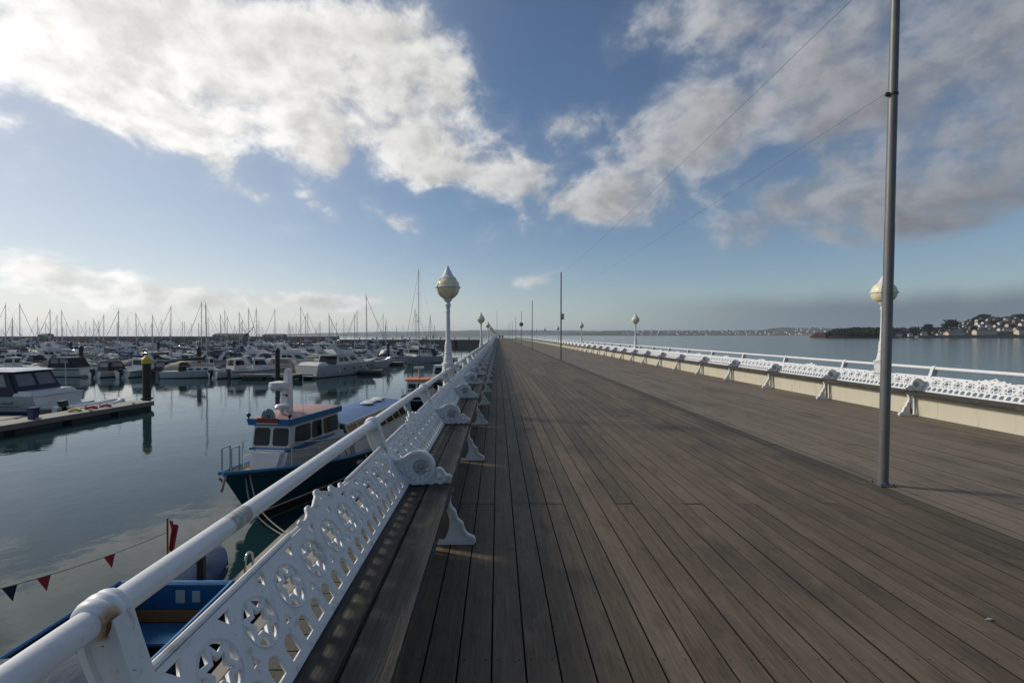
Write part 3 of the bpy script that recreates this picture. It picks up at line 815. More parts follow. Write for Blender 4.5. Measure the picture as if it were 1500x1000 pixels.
for k in range(4):
    a_ = R(90 * k + 20); mb.ball(((GR + .012) * math.cos(a_), (GR + .012) * math.sin(a_), GC), .026, 8, 6)
bands_me = mb.mesh('globe_band', 'white_iron', 50)
capp = [(.190, GC + .195), (.196, GC + .205), (.190, GC + .222), (.165, GC + .240), (.130, GC + .285), (.100, GC + .345), (.074, GC + .405), (.050, GC + .455), (.036, GC + .485), (.036, GC + .505), (.024, GC + .515), (.018, GC + .535), (.006, GC + .545)]
capp = [(r_ * .90, GC + (h_ - GC) * .80 + .022) for r_, h_ in capp]
cap_me = MB().lathe(capp, seg=24).mesh('lamp_cap', 'white_iron', 35)
neck_me = MB().lathe([(.06, 2.41), (.088, 2.42), (.10, 2.435), (.094, 2.455), (.08, 2.465)], seg=20).mesh('globe_seat', 'white_iron', 35)
for side in (0, 1):
    k = 0; y = 10.2 if side == 0 else 11.44
    while y < 225:
        r = empty('lamp_post', (-1.04 if side == 0 else 9.07 if k == 0 else 9.20, y, DECK), rnd.uniform(0, 1.5))
        link('pedestal', ped_me, r); link('column', shaft_me, r); link('globe_seat', neck_me, r)
        g_ = link('globe', globe_me, r); link('globe_band', bands_me, g_); link('lamp_cap', cap_me, r)
        r.rotation_euler = (rnd.uniform(-.006, .006), rnd.uniform(-.012, .006), 0.35)
        if side == 1 and k == 0: r.rotation_euler = (0, .030, .35)
        nm = 'harbour' if side == 0 else 'bay'
        lab = [f'large white lamp post with cream globe on the harbour railing' if side == 0 else 'white lamp post with cream globe partly hidden behind the grey pole',
               f'second white globe lamp along the {nm} railing', f'third white globe lamp along the {nm} railing', f'fourth white globe lamp along the {nm} railing'][k] if k < 4 else f'small distant white globe lamp on the {nm} railing'
        tag(r, lab, 'lamp post', f'globe lamps along the {nm} railing')
        k += 1; y += 20.8
# ------------------------------------------------------------------ grey poles down the middle of the deck, with wires between
PY = [5.40 + 27.45 * k for k in range(8)]
PX = 4.30
for k, y in enumerate(PY):
    r = empty('steel_pole', (PX, y, DECK))
    MB().tube([(0, 0, 0), (0, 0, 2.9), (0, 0, 2.92), (0, 0, 5.9)], [.050, .049, .047, .041], 20).build('shaft', 'galvanised', r, 50)
    MB().lathe([(.042, 0), (.042, .02), (.018, .04)], (0, 0, 5.9), 16).build('pole_cap', 'galvanised', r, 40)
    MB().lathe([(.051, 0), (.057, .004), (.057, .03), (.051, .034)], (0, 0, 0), 20).build('base_collar', 'galvanised', r, 40)
    pl = MB().box(-.085, -.085, .0, .085, .085, .010).build('base_plate', 'galvanised', r, 30, .003)
    for bx in (-1, 1):
        for by in (-1, 1): MB().lathe([(.011, 0), (.011, .012), (.006, .014), (.006, .024)], (bx * .068, by * .068, .010), 6).build('bolt', 'iron_dark', pl)
    if k == 0:
        mb = MB().lathe([(.045, 0), (.050, .002), (.050, .028), (.045, .03)], (0, 0, 4.33), 20)
        mb.box(-.080, -.012, 4.325, -.043, .012, 4.365).ball((-.072, 0, 4.345), .018, 8, 6).build('clamp', 'iron_dark', r, 40)
    if k == 1:
        mb = MB().box(.045, -.09, 2.72, .20, -.02, 3.12); mb.build('switch_box', 'box_grey', r, 30, .01)
    if k == 3:
        mb = MB().lathe([(.37, -.012), (.375, -.008), (.375, .008), (.37, .012)], (0, -.07, 3.60), 24, axis='y'); mb.build('round_sign', 'sign_grey', r, 40)
    r.rotation_euler = (0, R([.85, 0, .1, -.1, .1, 0, 0, .1][k]), 0)
    if k == 0: r.location.x += .02
    lab = ['tall grey steel pole standing closest, cut by the picture\'s top edge', 'second grey steel pole on the deck with a small box halfway up', 'third grey steel pole along the deck, no sign on it', 'grey steel pole carrying a round sign'][k] if k < 4 else 'distant thin grey steel pole beyond the round sign'
    tag(r, lab, 'pole', 'steel poles down the middle of the pier')
def wire(a_, b_, sag, r_, lab):
    a_, b_ = Vector(a_), Vector(b_)
    pts = [a_.lerp(b_, i / 24) - Vector((0, 0, sag * 4 * (i / 24) * (1 - i / 24))) for i in range(25)]
    tag(MB().tube(pts, r_, 5).build('overhead_wire', 'wire', None, 60), lab, 'wire', 'wires strung between the poles')
wire((PX + .10, PY[0], DECK + 5.85), (PX, PY[1], DECK + 5.8), .12, .0024, 'upper wire running from the closest pole\'s top to the second pole')
wire((PX - .015, PY[0], DECK + 4.34), (PX, PY[1], DECK + 4.33), .10, .0015, 'lower wire fixed to the clamp on the closest pole')
# flagpole and strollers at the pier head
r = empty('flagpole', (-.3, 226, DECK))
MB().tube([(0, 0, 0), (0, 0, 13.0)], [.10, .05], 8).build('staff', 'alloy_dark', r, 50); MB().ball((0, 0, 13.06), .1, 8, 6).build('finial', 'alloy_dark', r, 50)
tag(r, 'thin flagpole standing at the far end of the pier', 'flagpole')
def person(x, y, z0, h, top, lab, stride=.16, rz=0):
    s_ = h / 1.75
    r = empty('person', (x, y, z0), rz)
    b_ = MB()
    vs_ = {'pel': (0, 0, .95), 'ch': (0, .02, 1.32), 'nk': (0, .02, 1.50), 'hd': (0, .04, 1.62), 'ht': (0, .04, 1.74), 'kl': (-.10, stride * .6, .50), 'fl': (-.10, stride * .5, .06), 'tl': (-.10, stride * .5 + .16, .03), 'hl': (-.09, 0, .90),
           'hr': (.09, 0, .90), 'kr': (.10, -stride * .1, .50), 'fr': (.10, -stride, .06), 'tr': (.10, -stride + .16, .03), 'sl': (-.19, 0, 1.44), 'el': (-.25, -.04, 1.16), 'wl': (-.25, .08, .92), 'sr': (.19, 0, 1.44), 'er': (.25, -.02, 1.16), 'wr': (.25, .10, .92)}
    rad = dict(pel=.15, ch=.16, nk=.06, hd=.095, ht=.06, kl=.075, fl=.05, tl=.04, hl=.10, hr=.10, kr=.075, fr=.05, tr=.04, sl=.075, el=.055, wl=.045, sr=.075, er=.055, wr=.045)
    ed = [('pel', 'ch'), ('ch', 'nk'), ('nk', 'hd'), ('hd', 'ht'), ('pel', 'hl'), ('hl', 'kl'), ('kl', 'fl'), ('fl', 'tl'), ('pel', 'hr'), ('hr', 'kr'), ('kr', 'fr'), ('fr', 'tr'), ('ch', 'sl'), ('sl', 'el'), ('el', 'wl'), ('ch', 'sr'), ('sr', 'er'), ('er', 'wr')]
    ks = list(vs_); me = bpy.data.meshes.new('body'); me.from_pydata([tuple(c_ * s_ for c_ in vs_[k_]) for k_ in ks], [(ks.index(a_), ks.index(c_)) for a_, c_ in ed], [])
    o = link('body', me, r); o.modifiers.new('skin', 'SKIN'); o.modifiers.new('sub', 'SUBSURF').levels = 1
    for i, k_ in enumerate(ks): me.skin_vertices[0].data[i].radius = (rad[k_] * s_, rad[k_] * s_)
    me.skin_vertices[0].data[0].use_root = True; me.materials.append(M[top])
    MB().ball((0, .045 * s_, 1.66 * s_), (.088 * s_, .10 * s_, .115 * s_), 8, 6).build('head', 'skin', r, 60)
    return tag(r, lab, 'person', 'people on the pier')
person(.72, 168, DECK, 1.72, 'cloth_dark', 'person in dark clothes walking far down the pier, beside the harbour benches', rz=.2)
person(1.75, 172, DECK, 1.78, 'cloth_blue', 'person in dark blue clothes walking far down the pier, closer to the poles', rz=-.3)
# scraps on the planks
tag(MB().add([(0, 0, 0), (.03, .008, .010), (.055, .0, .006), (.03, -.012, .012), (.03, .008, .002), (.03, -.012, .002)], [(0, 3, 2, 1), (0, 1, 2, 4), (0, 5, 2, 3)]).build('fallen_leaf', 'leaf_pale'), 'small pale leaf lying on the planks by the picture\'s lower right', 'leaf')
bpy.data.objects['fallen_leaf'].location = (2.87, 2.83, DECK + .002)
o = MB().add([(0, 0, 0), (.014, .004, .006), (.026, .0, .004), (.014, -.006, .006)], [(0, 3, 2, 1)]).build('paper_scrap', 'paper'); o.location = (.107, 3.83, DECK + .003)
tag(o, 'tiny white scrap in a gap between the shaded planks', 'litter')

# ------------------------------------------------------------------ boats (local x forward, z = 0 at the waterline)
def sheer(L, F, t, lift): return F * (1 + lift * t ** 2.2 + .06 * (1 - t) ** 2)
def half(B, t, stern=.9, p=2.3, t0=.42):
    if t < t0: return B / 2 * (stern + (1 - stern) * math.sin(t / t0 * math.pi / 2))
    return B / 2 * max(0.015, 1 - ((t - t0) / (1 - t0)) ** p)
def hull(L, B, F, draft=.35, lift=.35, rake=.5, mats=('gel_white', 'boot_blue', 'gel_white'), stern=.9, p=2.3, parent=None, n=18, stripe=(.30, .18)):
    mb = MB(); rows = None; ring = []
    for i in range(n + 1):
        t = i / n; t = t ** .85
        zs = sheer(L, F, t, lift); zk = -draft * (1 - t ** 5) + (zs * .15) * t ** 8; b_ = half(B, t, stern, p)
        zz = [zk, zk * .4, .0, .09, (zs) * .55, zs - stripe[0] * F, zs - stripe[1] * F, zs]
        st = []
        for z_ in zz:
            z_ = max(z_, zk); s_ = min(1, max(0, (z_ - zk) / (zs - zk)))
            pw = .26 + .62 * t ** 3
            y_ = b_ * s_ ** pw
            x_ = -L / 2 + L * t - rake * (1 - s_) * t ** 3
            st.append((x_, y_, z_))
        ring.append(st)
    m_ = len(ring[0]); vv = []
    for st in ring: vv += [(x, y, z) for x, y, z in st] + [(x, -y, z) for x, y, z in st]
    def idx(i, j, s_): return i * 2 * m_ + j + (m_ if s_ else 0)
    mats3 = [0, 1, 1, 0, 0, 2, 0]
    mb.v = vv
    for i in range(n):
        for j in range(m_ - 1):
            mb.f.append((idx(i, j, 0), idx(i + 1, j, 0), idx(i + 1, j + 1, 0), idx(i, j + 1, 0))); mb.m.append(mats3[j] if j else 1)
            mb.f.append((idx(i, j, 1), idx(i, j + 1, 1), idx(i + 1, j + 1, 1), idx(i + 1, j, 1))); mb.m.append(mats3[j] if j else 1)
    mb.f.append(tuple(idx(0, j, 0) for j in range(m_)) + tuple(idx(0, j, 1) for j in reversed(range(m_)))); mb.m.append(0)
    return mb.build('hull', list(mats), parent, 35)
def deckpart(L, B, F, lift, parent, matn='deck_grey', drop=.05, x0=0, x1=1, stern=.9, p=2.3, name='deck', inset=.03):
    mb = MB(); n = 14; vv = []
    for i in range(n + 1):
        t = x0 + (x1 - x0) * i / n; te = t
        b_ = max(.01, half(B, te, stern, p) - inset); z_ = sheer(L, F, te, lift) - drop; x_ = -L / 2 + L * te - inset * te
        vv += [(x_, b_, z_), (x_, 0, z_ + .03), (x_, -b_, z_), (x_, -b_, z_ - .04), (x_, b_, z_ - .04)]
    fs = []
    for i in range(n):
        for k in range(5): fs.append((i * 5 + k, i * 5 + (k + 1) % 5, (i + 1) * 5 + (k + 1) % 5, (i + 1) * 5 + k))
    fs += [tuple(range(5)), tuple(n * 5 + k for k in range(5))]
    return mb.add(vv, fs).build(name, matn, parent, 30)
def frus(x0, x1, w0, w1, z0, X0, X1, W0, W1, z1):
    """box tapering from a base (x0..x1, half-widths w0 aft, w1 forward) to a top"""
    b_ = [(x0, -w0, z0), (x1, -w1, z0), (x1, w1, z0), (x0, w0, z0)]
    t = [(X0, -W0, z1), (X1, -W1, z1), (X1, W1, z1), (X0, W0, z1)]
    return b_, t
def side_quads(b_, t):
    """starboard, front, port, aft faces, each bottom-left, bottom-right, top-right, top-left from outside"""
    return [(b_[0], b_[1], t[1], t[0]), (b_[1], b_[2], t[2], t[1]), (b_[2], b_[3], t[3], t[2]), (b_[3], b_[0], t[0], t[3])]
def outboard(parent, L, x=None, z=.35, y=0, tilt=0):
    x = -L / 2 - .12 if x is None else x
    r_ = MB()
    r_.hexa([(x - .22, y - .13, z + .30), (x + .16, y - .15, z + .30), (x + .16, y + .15, z + .30), (x - .22, y + .13, z + .30)], [(x - .34, y - .10, z + .62), (x + .10, y - .13, z + .66), (x + .10, y + .13, z + .66), (x - .34, y + .10, z + .62)])
    r_.hexa([(x - .20, y - .05, z - .75), (x - .02, y - .05, z - .75), (x - .02, y + .05, z - .75), (x - .20, y + .05, z - .75)], [(x - .16, y - .08, z + .30), (x + .08, y - .08, z + .30), (x + .08, y + .08, z + .30), (x - .16, y + .08, z + .30)])
    r_.box(x - .05, y - .12, z - .05, x + .20, y + .12, z + .18)
    return r_.build('outboard_motor', 'gel_black', parent, 40, .02)
def bowrail(L, B, F, lift, parent, t0=.45, h=.5, matn='chrome', p=2.3, r_=.016, name='bow_rail'):
    mb = MB(); top = []
    ts = [t0 + (.985 - t0) * i / 6 for i in range(7)]
    for s_ in (1, -1):
        for t in (ts if s_ == 1 else reversed(ts)):
            x_, y_, z_ = -L / 2 + L * t - .05, s_ * max(.04, half(B, t, .9, p) - .06), sheer(L, F, t, lift)
            hh = h * min(1, .25 + (t - t0) * 6); top.append((x_, y_, z_ + hh))
            mb.tube([(x_, y_, z_ - .05), (x_, y_, z_ + hh)], r_, 5)
    mb.tube(top, r_, 5)
    return mb.build(name, matn, parent, 60)
def fenders(L, B, F, parent, n=3, matn='fender_white'):
    for i in range(n):
        for s_ in (1, -1):
            t = .25 + .4 * i / max(1, n - 1); y_ = s_ * (half(B, t) + .08)
            MB().lathe([(.03, 0), (.09, .06), (.10, .15), (.10, .35), (.09, .44), (.03, .5)], (-L / 2 + L * t, y_, F * .25), 8).build('fender', matn, parent, 50)

def cruiser(name, L=8.0, B=2.8, canvas='canvas_navy', hm=('gel_white', 'boot_blue', 'gel_navy'), arch=True, tall=1.0):
    r = empty(name); F = .95 * L / 8
    hull(L, B, F, .45, .28, .9 * L / 8, hm, parent=r); deckpart(L, B, F, .28, r)
    z0 = F - .06
    b_, t = frus(-.05 * L, .36 * L, B * .40, B * .16, z0 + .04, -.05 * L, .27 * L, B * .34, B * .10, z0 + .48)
    cr = MB().hexa(b_, t).build('coachroof', 'gel_white', r, 30, .06)
    q = side_quads(b_, t)
    for k in (0, 2):
        MB().panel(q[k], .12 if k == 0 else .25, .75 if k == 0 else .88, .38, .80, .012, .02, 0, .12).build('window', 'glass_dark', cr)
    b_, t = frus(-.06 * L, .13 * L, B * .42, B * .34, z0 + .42, -.10 * L, -.02 * L, B * .36, B * .30, z0 + .98 * tall)
    ws = MB().hexa(b_, t).build('windscreen', 'glass_dark', r, 30)
    q = side_quads(b_, t); MB().panel(q[1], .48, .52, 0, 1, .012, .03).panel((t[0], t[1], t[2], t[3]), -.02, 1.02, -.03, 1.03, .02, .05).build('screen_frame', 'gel_white', ws)
    b_, t = frus(-.40 * L, -.05 * L, B * .40, B * .43, z0, -.33 * L, -.06 * L, B * .34, B * .37, z0 + 1.20 * tall)
    cv = MB().hexa(b_, t).build('canopy', canvas, r, 30, .09)
    q = side_quads(b_, t)
    for k in (0, 2): MB().panel(q[k], .14, .46, .50, .88, .012, .02).panel(q[k], .54, .90, .50, .88, .012, .02).build('canopy_window', 'glass_grey', cv)
    if arch:
        mb = MB()
        for s_ in (1, -1): mb.hexa([(-.16 * L, s_ * B * .44 - .05, z0), (-.06 * L, s_ * B * .44 - .05, z0), (-.06 * L, s_ * B * .44 + .05, z0), (-.16 * L, s_ * B * .44 + .05, z0)], [(-.25 * L, s_ * B * .36 - .04, z0 + 1.35 * tall), (-.19 * L, s_ * B * .36 - .04, z0 + 1.35 * tall), (-.19 * L, s_ * B * .36 + .04, z0 + 1.35 * tall), (-.25 * L, s_ * B * .36 + .04, z0 + 1.35 * tall)])
        mb.box(-.25 * L, -B * .37, z0 + 1.33 * tall, -.19 * L, B * .37, z0 + 1.42 * tall)
        mb.tube([(-.22 * L, 0, z0 + 1.4 * tall), (-.24 * L, 0, z0 + 2.3 * tall)], .02, 5)
        mb.build('radar_arch', 'gel_white', r, 30)
    MB().hexa([(-.5 * L - .55, -B * .36, .22), (-.5 * L + .04, -B * .42, .22), (-.5 * L + .04, B * .42, .22), (-.5 * L - .55, B * .36, .22)], [(-.5 * L - .55, -B * .36, .32), (-.5 * L + .04, -B * .42, .32), (-.5 * L + .04, B * .42, .32), (-.5 * L - .55, B * .36, .32)]).build('swim_platform', 'gel_white', r, 30, .03)
    bowrail(L, B, F, .28, r)
    return r
def cuddy(name, L=5.6, B=2.2, canvas='canvas_black', hm=('gel_white', 'boot_dark', 'gel_white'), house=True, cover=None):
    r = empty(name); F = .72 * L / 5.6
    hull(L, B, F, .32, .42, .7, hm, parent=r); deckpart(L, B, F, .42, r, 'deck_grey', .10)
    z0 = F - .12
    b_, t = frus(0, .33 * L, B * .38, B * .16, z0 + .06, .0, .25 * L, B * .32, B * .10, z0 + .42)
    MB().hexa(b_, t).build('cuddy_top', 'gel_white', r, 30, .05)
    if house:
        b_, t = frus(-.18 * L, .12 * L, B * .36, B * .31, z0, -.16 * L, .02 * L, B * .31, B * .28, z0 + 1.35)
        wh = MB().hexa(b_, t).panel(t, -.08, 1.06, -.06, 1.06, .06, .07).build('wheelhouse', 'gel_white', r, 30, .03)
        q = side_quads(b_, t)
        for k, qq in enumerate(q): MB().panel(qq, .12, .88, .50, .90, .014, .03, 0, .08).build('window', 'glass_dark', wh)
    else:
        b_, t = frus(-.34 * L, .10 * L, B * .40, B * .36, z0, -.28 * L, -.02 * L, B * .32, B * .30, z0 + 1.15)
        cv = MB().hexa(b_, t).build('canopy', canvas, r, 30, .08)
        q = side_quads(b_, t)
        for k, qq in enumerate(q): MB().panel(qq, .14, .86, .48, .86, .012, .02, 0, .08).build('canopy_window', 'glass_grey', cv)
    outboard(r, L); bowrail(L, B, F, .42, r, .5, .35)
    return r
def covered(name, L=6.2, B=2.3, canvas='canvas_beige', hm=('gel_white', 'boot_dark', 'gel_cream')):
    r = empty(name); F = .8 * L / 6
    hull(L, B, F, .35, .3, .7, hm, parent=r); deckpart(L, B, F, .3, r)
    mb = MB(); n = 10; vv = []; fs = []
    for i in range(n + 1):
        t = .04 + .92 * i / n; x_ = -L / 2 + L * t; w_ = half(B, t) + .05; zs = sheer(L, F, t, .3)
        hgt = (.55 + .55 * math.sin(min(1, t / .55) * math.pi / 2) - (max(0, t - .55) / .45) ** 1.2 * .85) * (1 + .06 * math.sin(i * 2.3))
        vv += [(x_, w_, zs - .18), (x_, w_ * .93, zs + hgt * .25), (x_, w_ * .45, zs + hgt * .85), (x_, 0, zs + hgt), (x_, -w_ * .45, zs + hgt * .85), (x_, -w_ * .93, zs + hgt * .25), (x_, -w_, zs - .18)]
    for i in range(n):
        for k in range(6): fs.append((i * 7 + k, i * 7 + k + 1, (i + 1) * 7 + k + 1, (i + 1) * 7 + k))
    fs += [tuple(range(7)), tuple(n * 7 + k for k in range(7))]
    mb.add(vv, fs).build('boat_cover', canvas, r, 40)
    outboard(r, L)
    return r
def yacht(name, L=9.5, B=3.0, mast=12.0, canvas='canvas_blue', hm=('gel_white', 'boot_blue', 'gel_navy'), genoa=True, ketch=False):
    r = empty(name); F = .92 * L / 9
    hull(L, B, F, .5, .25, 1.0, hm, .72, 1.9, parent=r, stripe=(.22, .12)); deckpart(L, B, F, .25, r, 'deck_grey', .03, 0, 1, .72, 1.9)
    z0 = F - .04
    b_, t = frus(-.18 * L, .26 * L, B * .30, B * .17, z0, -.17 * L, .20 * L, B * .25, B * .10, z0 + .45)
    cr = MB().hexa(b_, t).build('coachroof', 'gel_white', r, 30, .05)
    q = side_quads(b_, t)
    for k in (0, 2):
        for u in (.12, .38, .62): MB().panel(q[k], u, u + .16, .35, .75, .012, .02, 0, .2).build('portlight', 'glass_dark', cr)
    b_, t = frus(-.26 * L, -.12 * L, B * .32, B * .28, z0, -.25 * L, -.18 * L, B * .26, B * .2, z0 + 1.0)
    sh = MB().hexa(b_, t).build('sprayhood', canvas, r, 30, .08)
    mx = .10 * L
    m_ = MB().tube([(mx, 0, z0 + .3), (mx, 0, mast * .6), (mx - .04, 0, mast)], [.070, .062, .042], 8).build('mast', 'alloy', r, 60)
    mb = MB()
    for hh in (.48, .74):
        mb.tube([(mx, -.75 * (1.3 - hh), mast * hh + .05), (mx, 0, mast * hh), (mx, .75 * (1.3 - hh), mast * hh + .05)], .022, 5)
    mb.build('spreader', 'alloy', m_, 60)
    MB().tube([(mx - .03, 0, mast), (mx - .15, 0, mast + .45)], .012, 4).ball((mx - .03, .0, mast + .1), .05, 6, 5).build('masthead_fitting', 'alloy_dark', m_, 50)
    bo = MB().tube([(mx - .1, 0, z0 + 1.15), (-.30 * L, 0, z0 + 1.2)], .05, 6).build('boom', 'alloy', r, 60)
    MB().tube([(mx - .05, 0, z0 + 1.75), (mx - .3, 0, z0 + 1.42), (-.10 * L, 0, z0 + 1.36), (-.29 * L, 0, z0 + 1.28)], [.10, .17, .15, .07], 8).build('sail_cover', canvas, bo, 60)
    mb = MB().tube([(L / 2 - .1, 0, sheer(L, F, 1, .25)), (mx, 0, mast - .2)], .010 if not genoa else .030, 5).tube([(-L / 2 + .1, 0, F), (mx - .03, 0, mast - .05)], .007, 4)
    for s_ in (1, -1): mb.tube([(mx - .1, s_ * B * .44, F), (mx, s_ * .55, mast * .48), (mx, s_ * .35, mast * .74), (mx, 0, mast - .1)], .007, 4)
    mb.build('rigging', 'alloy_dark', r, 60)
    bowrail(L, B, F, .25, r, .86, .55, p=1.9, name='pulpit')
    mb = MB()
    for s_ in (1, -1):
        for i in range(5):
            t_ = .05 + .8 * i / 4; y_ = s_ * (half(B, t_, .72, 1.9) - .05); x_ = -L / 2 + L * t_; mb.tube([(x_, y_, F), (x_, y_, F + .58)], .014, 4)
        mb.tube([(-L / 2 + L * (.05 + .8 * i / 6), s_ * (half(B, .05 + .8 * i / 6, .72, 1.9) - .05), F + .58 + .02 * i) for i in range(7)], .009, 4)
    mb.build('guard_rail', 'chrome', r, 60)
    MB().lathe([(.02, -.1), (.18, -.06), (.18, .06), (.02, .1)], (mx + .22, 0, mast * .45), 10).build('radar', 'gel_white', m_, 50) if L > 9 and not ketch else None
    return r
def flybridge(name, L=11.5, B=3.7, hm=('gel_white', 'boot_blue', 'gel_white'), canvas='canvas_white'):
    r = empty(name); F = 1.25 * L / 11.5
    hull(L, B, F, .55, .35, 1.6, hm, parent=r); deckpart(L, B, F, .35, r)
    z0 = F - .08
    b_, t = frus(-.24 * L, .30 * L, B * .43, B * .20, z0, -.22 * L, .06 * L, B * .38, B * .26, z0 + 1.15)
    sa = MB().hexa(b_, t).build('saloon', 'gel_white', r, 30, .06)
    q = side_quads(b_, t)
    for k in (0, 2):
        us = ((.04, .20), (.23, .40), (.52, .78)) if k == 0 else ((.80, .96), (.60, .77), (.22, .48))
        for u0, u1 in us: MB().panel(q[k], u0, u1, .42, .86, .014, .03, 0, .10).build('window', 'glass_dark', sa)
    MB().panel(q[1], .06, .48, .40, .88, .014, .03).panel(q[1], .52, .94, .40, .88, .014, .03).build('windscreen', 'glass_dark', sa)
    MB().panel(q[3], .08, .92, .10, .90, .014, .03).build('saloon_door', 'glass_dark', sa)
    b_, t = frus(-.34 * L, .10 * L, B * .42, B * .30, z0 + 1.15, -.35 * L, .02 * L, B * .44, B * .30, z0 + 1.28)
    MB().hexa(b_, t).build('flybridge_deck', 'gel_white', r, 30, .04)
    b_, t = frus(-.20 * L, .06 * L, B * .40, B * .28, z0 + 1.28, -.18 * L, -.02 * L, B * .36, B * .24, z0 + 1.78)
    fb = MB().hexa(b_, t).build('flybridge_coaming', 'gel_white', r, 30, .05)
    q = side_quads(b_, t); MB().panel(q[1], .05, .95, .55, 1.35, .02, .02).build('wind_deflector', 'glass_grey', fb)
    mb = MB()
    for s_ in (1, -1): mb.hexa([(-.24 * L, s_ * B * .40 - .06, z0 + 1.25), (-.13 * L, s_ * B * .40 - .06, z0 + 1.25), (-.13 * L, s_ * B * .40 + .06, z0 + 1.25), (-.24 * L, s_ * B * .40 + .06, z0 + 1.25)], [(-.32 * L, s_ * B * .32 - .05, z0 + 2.45), (-.26 * L, s_ * B * .32 - .05, z0 + 2.45), (-.26 * L, s_ * B * .32 + .05, z0 + 2.45), (-.32 * L, s_ * B * .32 + .05, z0 + 2.45)])
    mb.box(-.32 * L, -B * .33, z0 + 2.42, -.26 * L, B * .33, z0 + 2.52)
    ar = mb.build('radar_arch', 'gel_white', r, 30)
    MB().lathe([(.05, 0), (.28, .03), (.28, .16), (.1, .2)], (-.29 * L, 0, z0 + 2.52), 12).tube([(-.30 * L, .6, z0 + 2.5), (-.34 * L, .6, z0 + 4.2)], .02, 5).build('radome', 'gel_white', ar, 50)
    for i in range(5):
        for s_ in (1, -1):
            t_ = .34 + .12 * i; F_ = sheer(L, F, t_, .35); y_ = half(B, t_)
            MB().lathe([(.12, -.03), (.12, .03)], (-L / 2 + L * t_, s_ * y_ * .94, F_ * .62), 10, axis='y').build('porthole', 'glass_dark', r)
    MB().hexa([(-.5 * L - .8, -B * .4, .25), (-.5 * L + .05, -B * .42, .25), (-.5 * L + .05, B * .42, .25), (-.5 * L - .8, B * .4, .25)], [(-.5 * L - .8, -B * .4, .36), (-.5 * L + .05, -B * .42, .36), (-.5 * L + .05, B * .42, .36), (-.5 * L - .8, B * .4, .36)]).build('swim_platform', 'gel_white', r, 30, .03)
    b_, t = frus(-.49 * L, -.36 * L, B * .42, B * .44, z0, -.46 * L, -.36 * L, B * .38, B * .40, z0 + .45)
    MB().hexa(b_, t).build('cockpit_coaming', canvas, r, 30, .12)
    bowrail(L, B, F, .35, r, .42, .6, r_=.02); fenders(L, B, F, r, 2)
    return r
def fisher(name, L=6.5, B=2.4, hm=('gel_navy', 'boot_red', 'gel_white'), roof='orange_paint', gantry=True):
    r = empty(name); F = .85
    hull(L, B, F, .4, .5, .6, hm, parent=r); deckpart(L, B, F, .5, r, 'deck_grey', .18)
    z0 = F - .2
    b_, t = frus(.0, .24 * L, B * .34, B * .26, z0, .0, .20 * L, B * .32, B * .24, z0 + 1.35)
    wh = MB().hexa(b_, t).build('wheelhouse', 'gel_white', r, 30, .03)
    q = side_quads(b_, t)
    for qq in q: MB().panel(qq, .08, .46, .52, .86, .014, .03, 0, .08).panel(qq, .54, .92, .52, .86, .014, .03, 0, .08).build('window', 'glass_dark', wh)
    MB().panel(t, -.08, 1.10, -.10, 1.10, .07, .08).build('wheelhouse_roof', roof, wh)
    MB().tube([(.10 * L, 0, z0 + 1.4), (.10 * L, 0, z0 + 2.1)], .05, 8).box(.10 * L - .12, -.3, z0 + 2.0, .10 * L + .12, .3, z0 + 2.14).build('mast', 'gel_white', r, 40)
    if gantry:
        mb = MB()
        for s_ in (1, -1): mb.tube([(-.34 * L, s_ * B * .42, F), (-.32 * L, s_ * B * .42, F + 1.9)], .035, 6)
        mb.tube([(-.32 * L, -B * .42, F + 1.9), (-.32 * L, B * .42, F + 1.9)], .035, 6).tube([(-.33 * L, -B * .42, F + 1.4), (-.33 * L, B * .42, F + 1.4)], .025, 6)
        mb.build('gantry', 'gel_green', r, 60)
    for i, (x_, y_, c_) in enumerate(((-.25, .5, 'orange_paint'), (-.20, -.4, 'bright_blue'), (-.3, 0, 'rope'))):
        MB().lathe([(.10, 0), (.22, .05), (.24, .25), (.20, .32), (.05, .34)], (x_ * L, y_, z0 + .05), 10).build('net_bin', c_, r, 50)
    bowrail(L, B, F, .5, r, .5, .45); fenders(L, B, F, r, 2, 'orange_paint')
    return r
def inflatable(name, L=3.6, B=1.6, tubec='canvas_black'):
    r = empty(name); mb = MB()
    pts = [(-L / 2, B * .38, .28), (0, B * .38, .28), (L * .25, B * .36, .32), (L * .42, B * .2, .42), (L * .48, 0, .46), (L * .42, -B * .2, .42), (L * .25, -B * .36, .32), (0, -B * .38, .28), (-L / 2, -B * .38, .28)]
    mb.tube(catmull(pts, 4), .21, 10).build('tube', tubec, r, 60)
    MB().box(-L / 2 + .2, -B * .34, .06, L * .3, B * .34, .14).box(-L / 2 + .2, -B * .34, .1, -L / 2 + .26, B * .34, .5).build('floor_boards', 'deck_grey', r)
    MB().box(-.2, -B * .34, .32, .05, B * .34, .36).build('thwart', 'varnish', r); outboard(r, L, -L / 2 + .12, .25)
    return r
def place(r, x, y, head, z=0):
    """heading in degrees: 0 = bow along the pier, 90 = bow towards it"""
    r.location = (x, y, z); r.rotation_euler = (rnd.uniform(-.012, .012), rnd.uniform(-.006, .006), R(90 - head)); return r

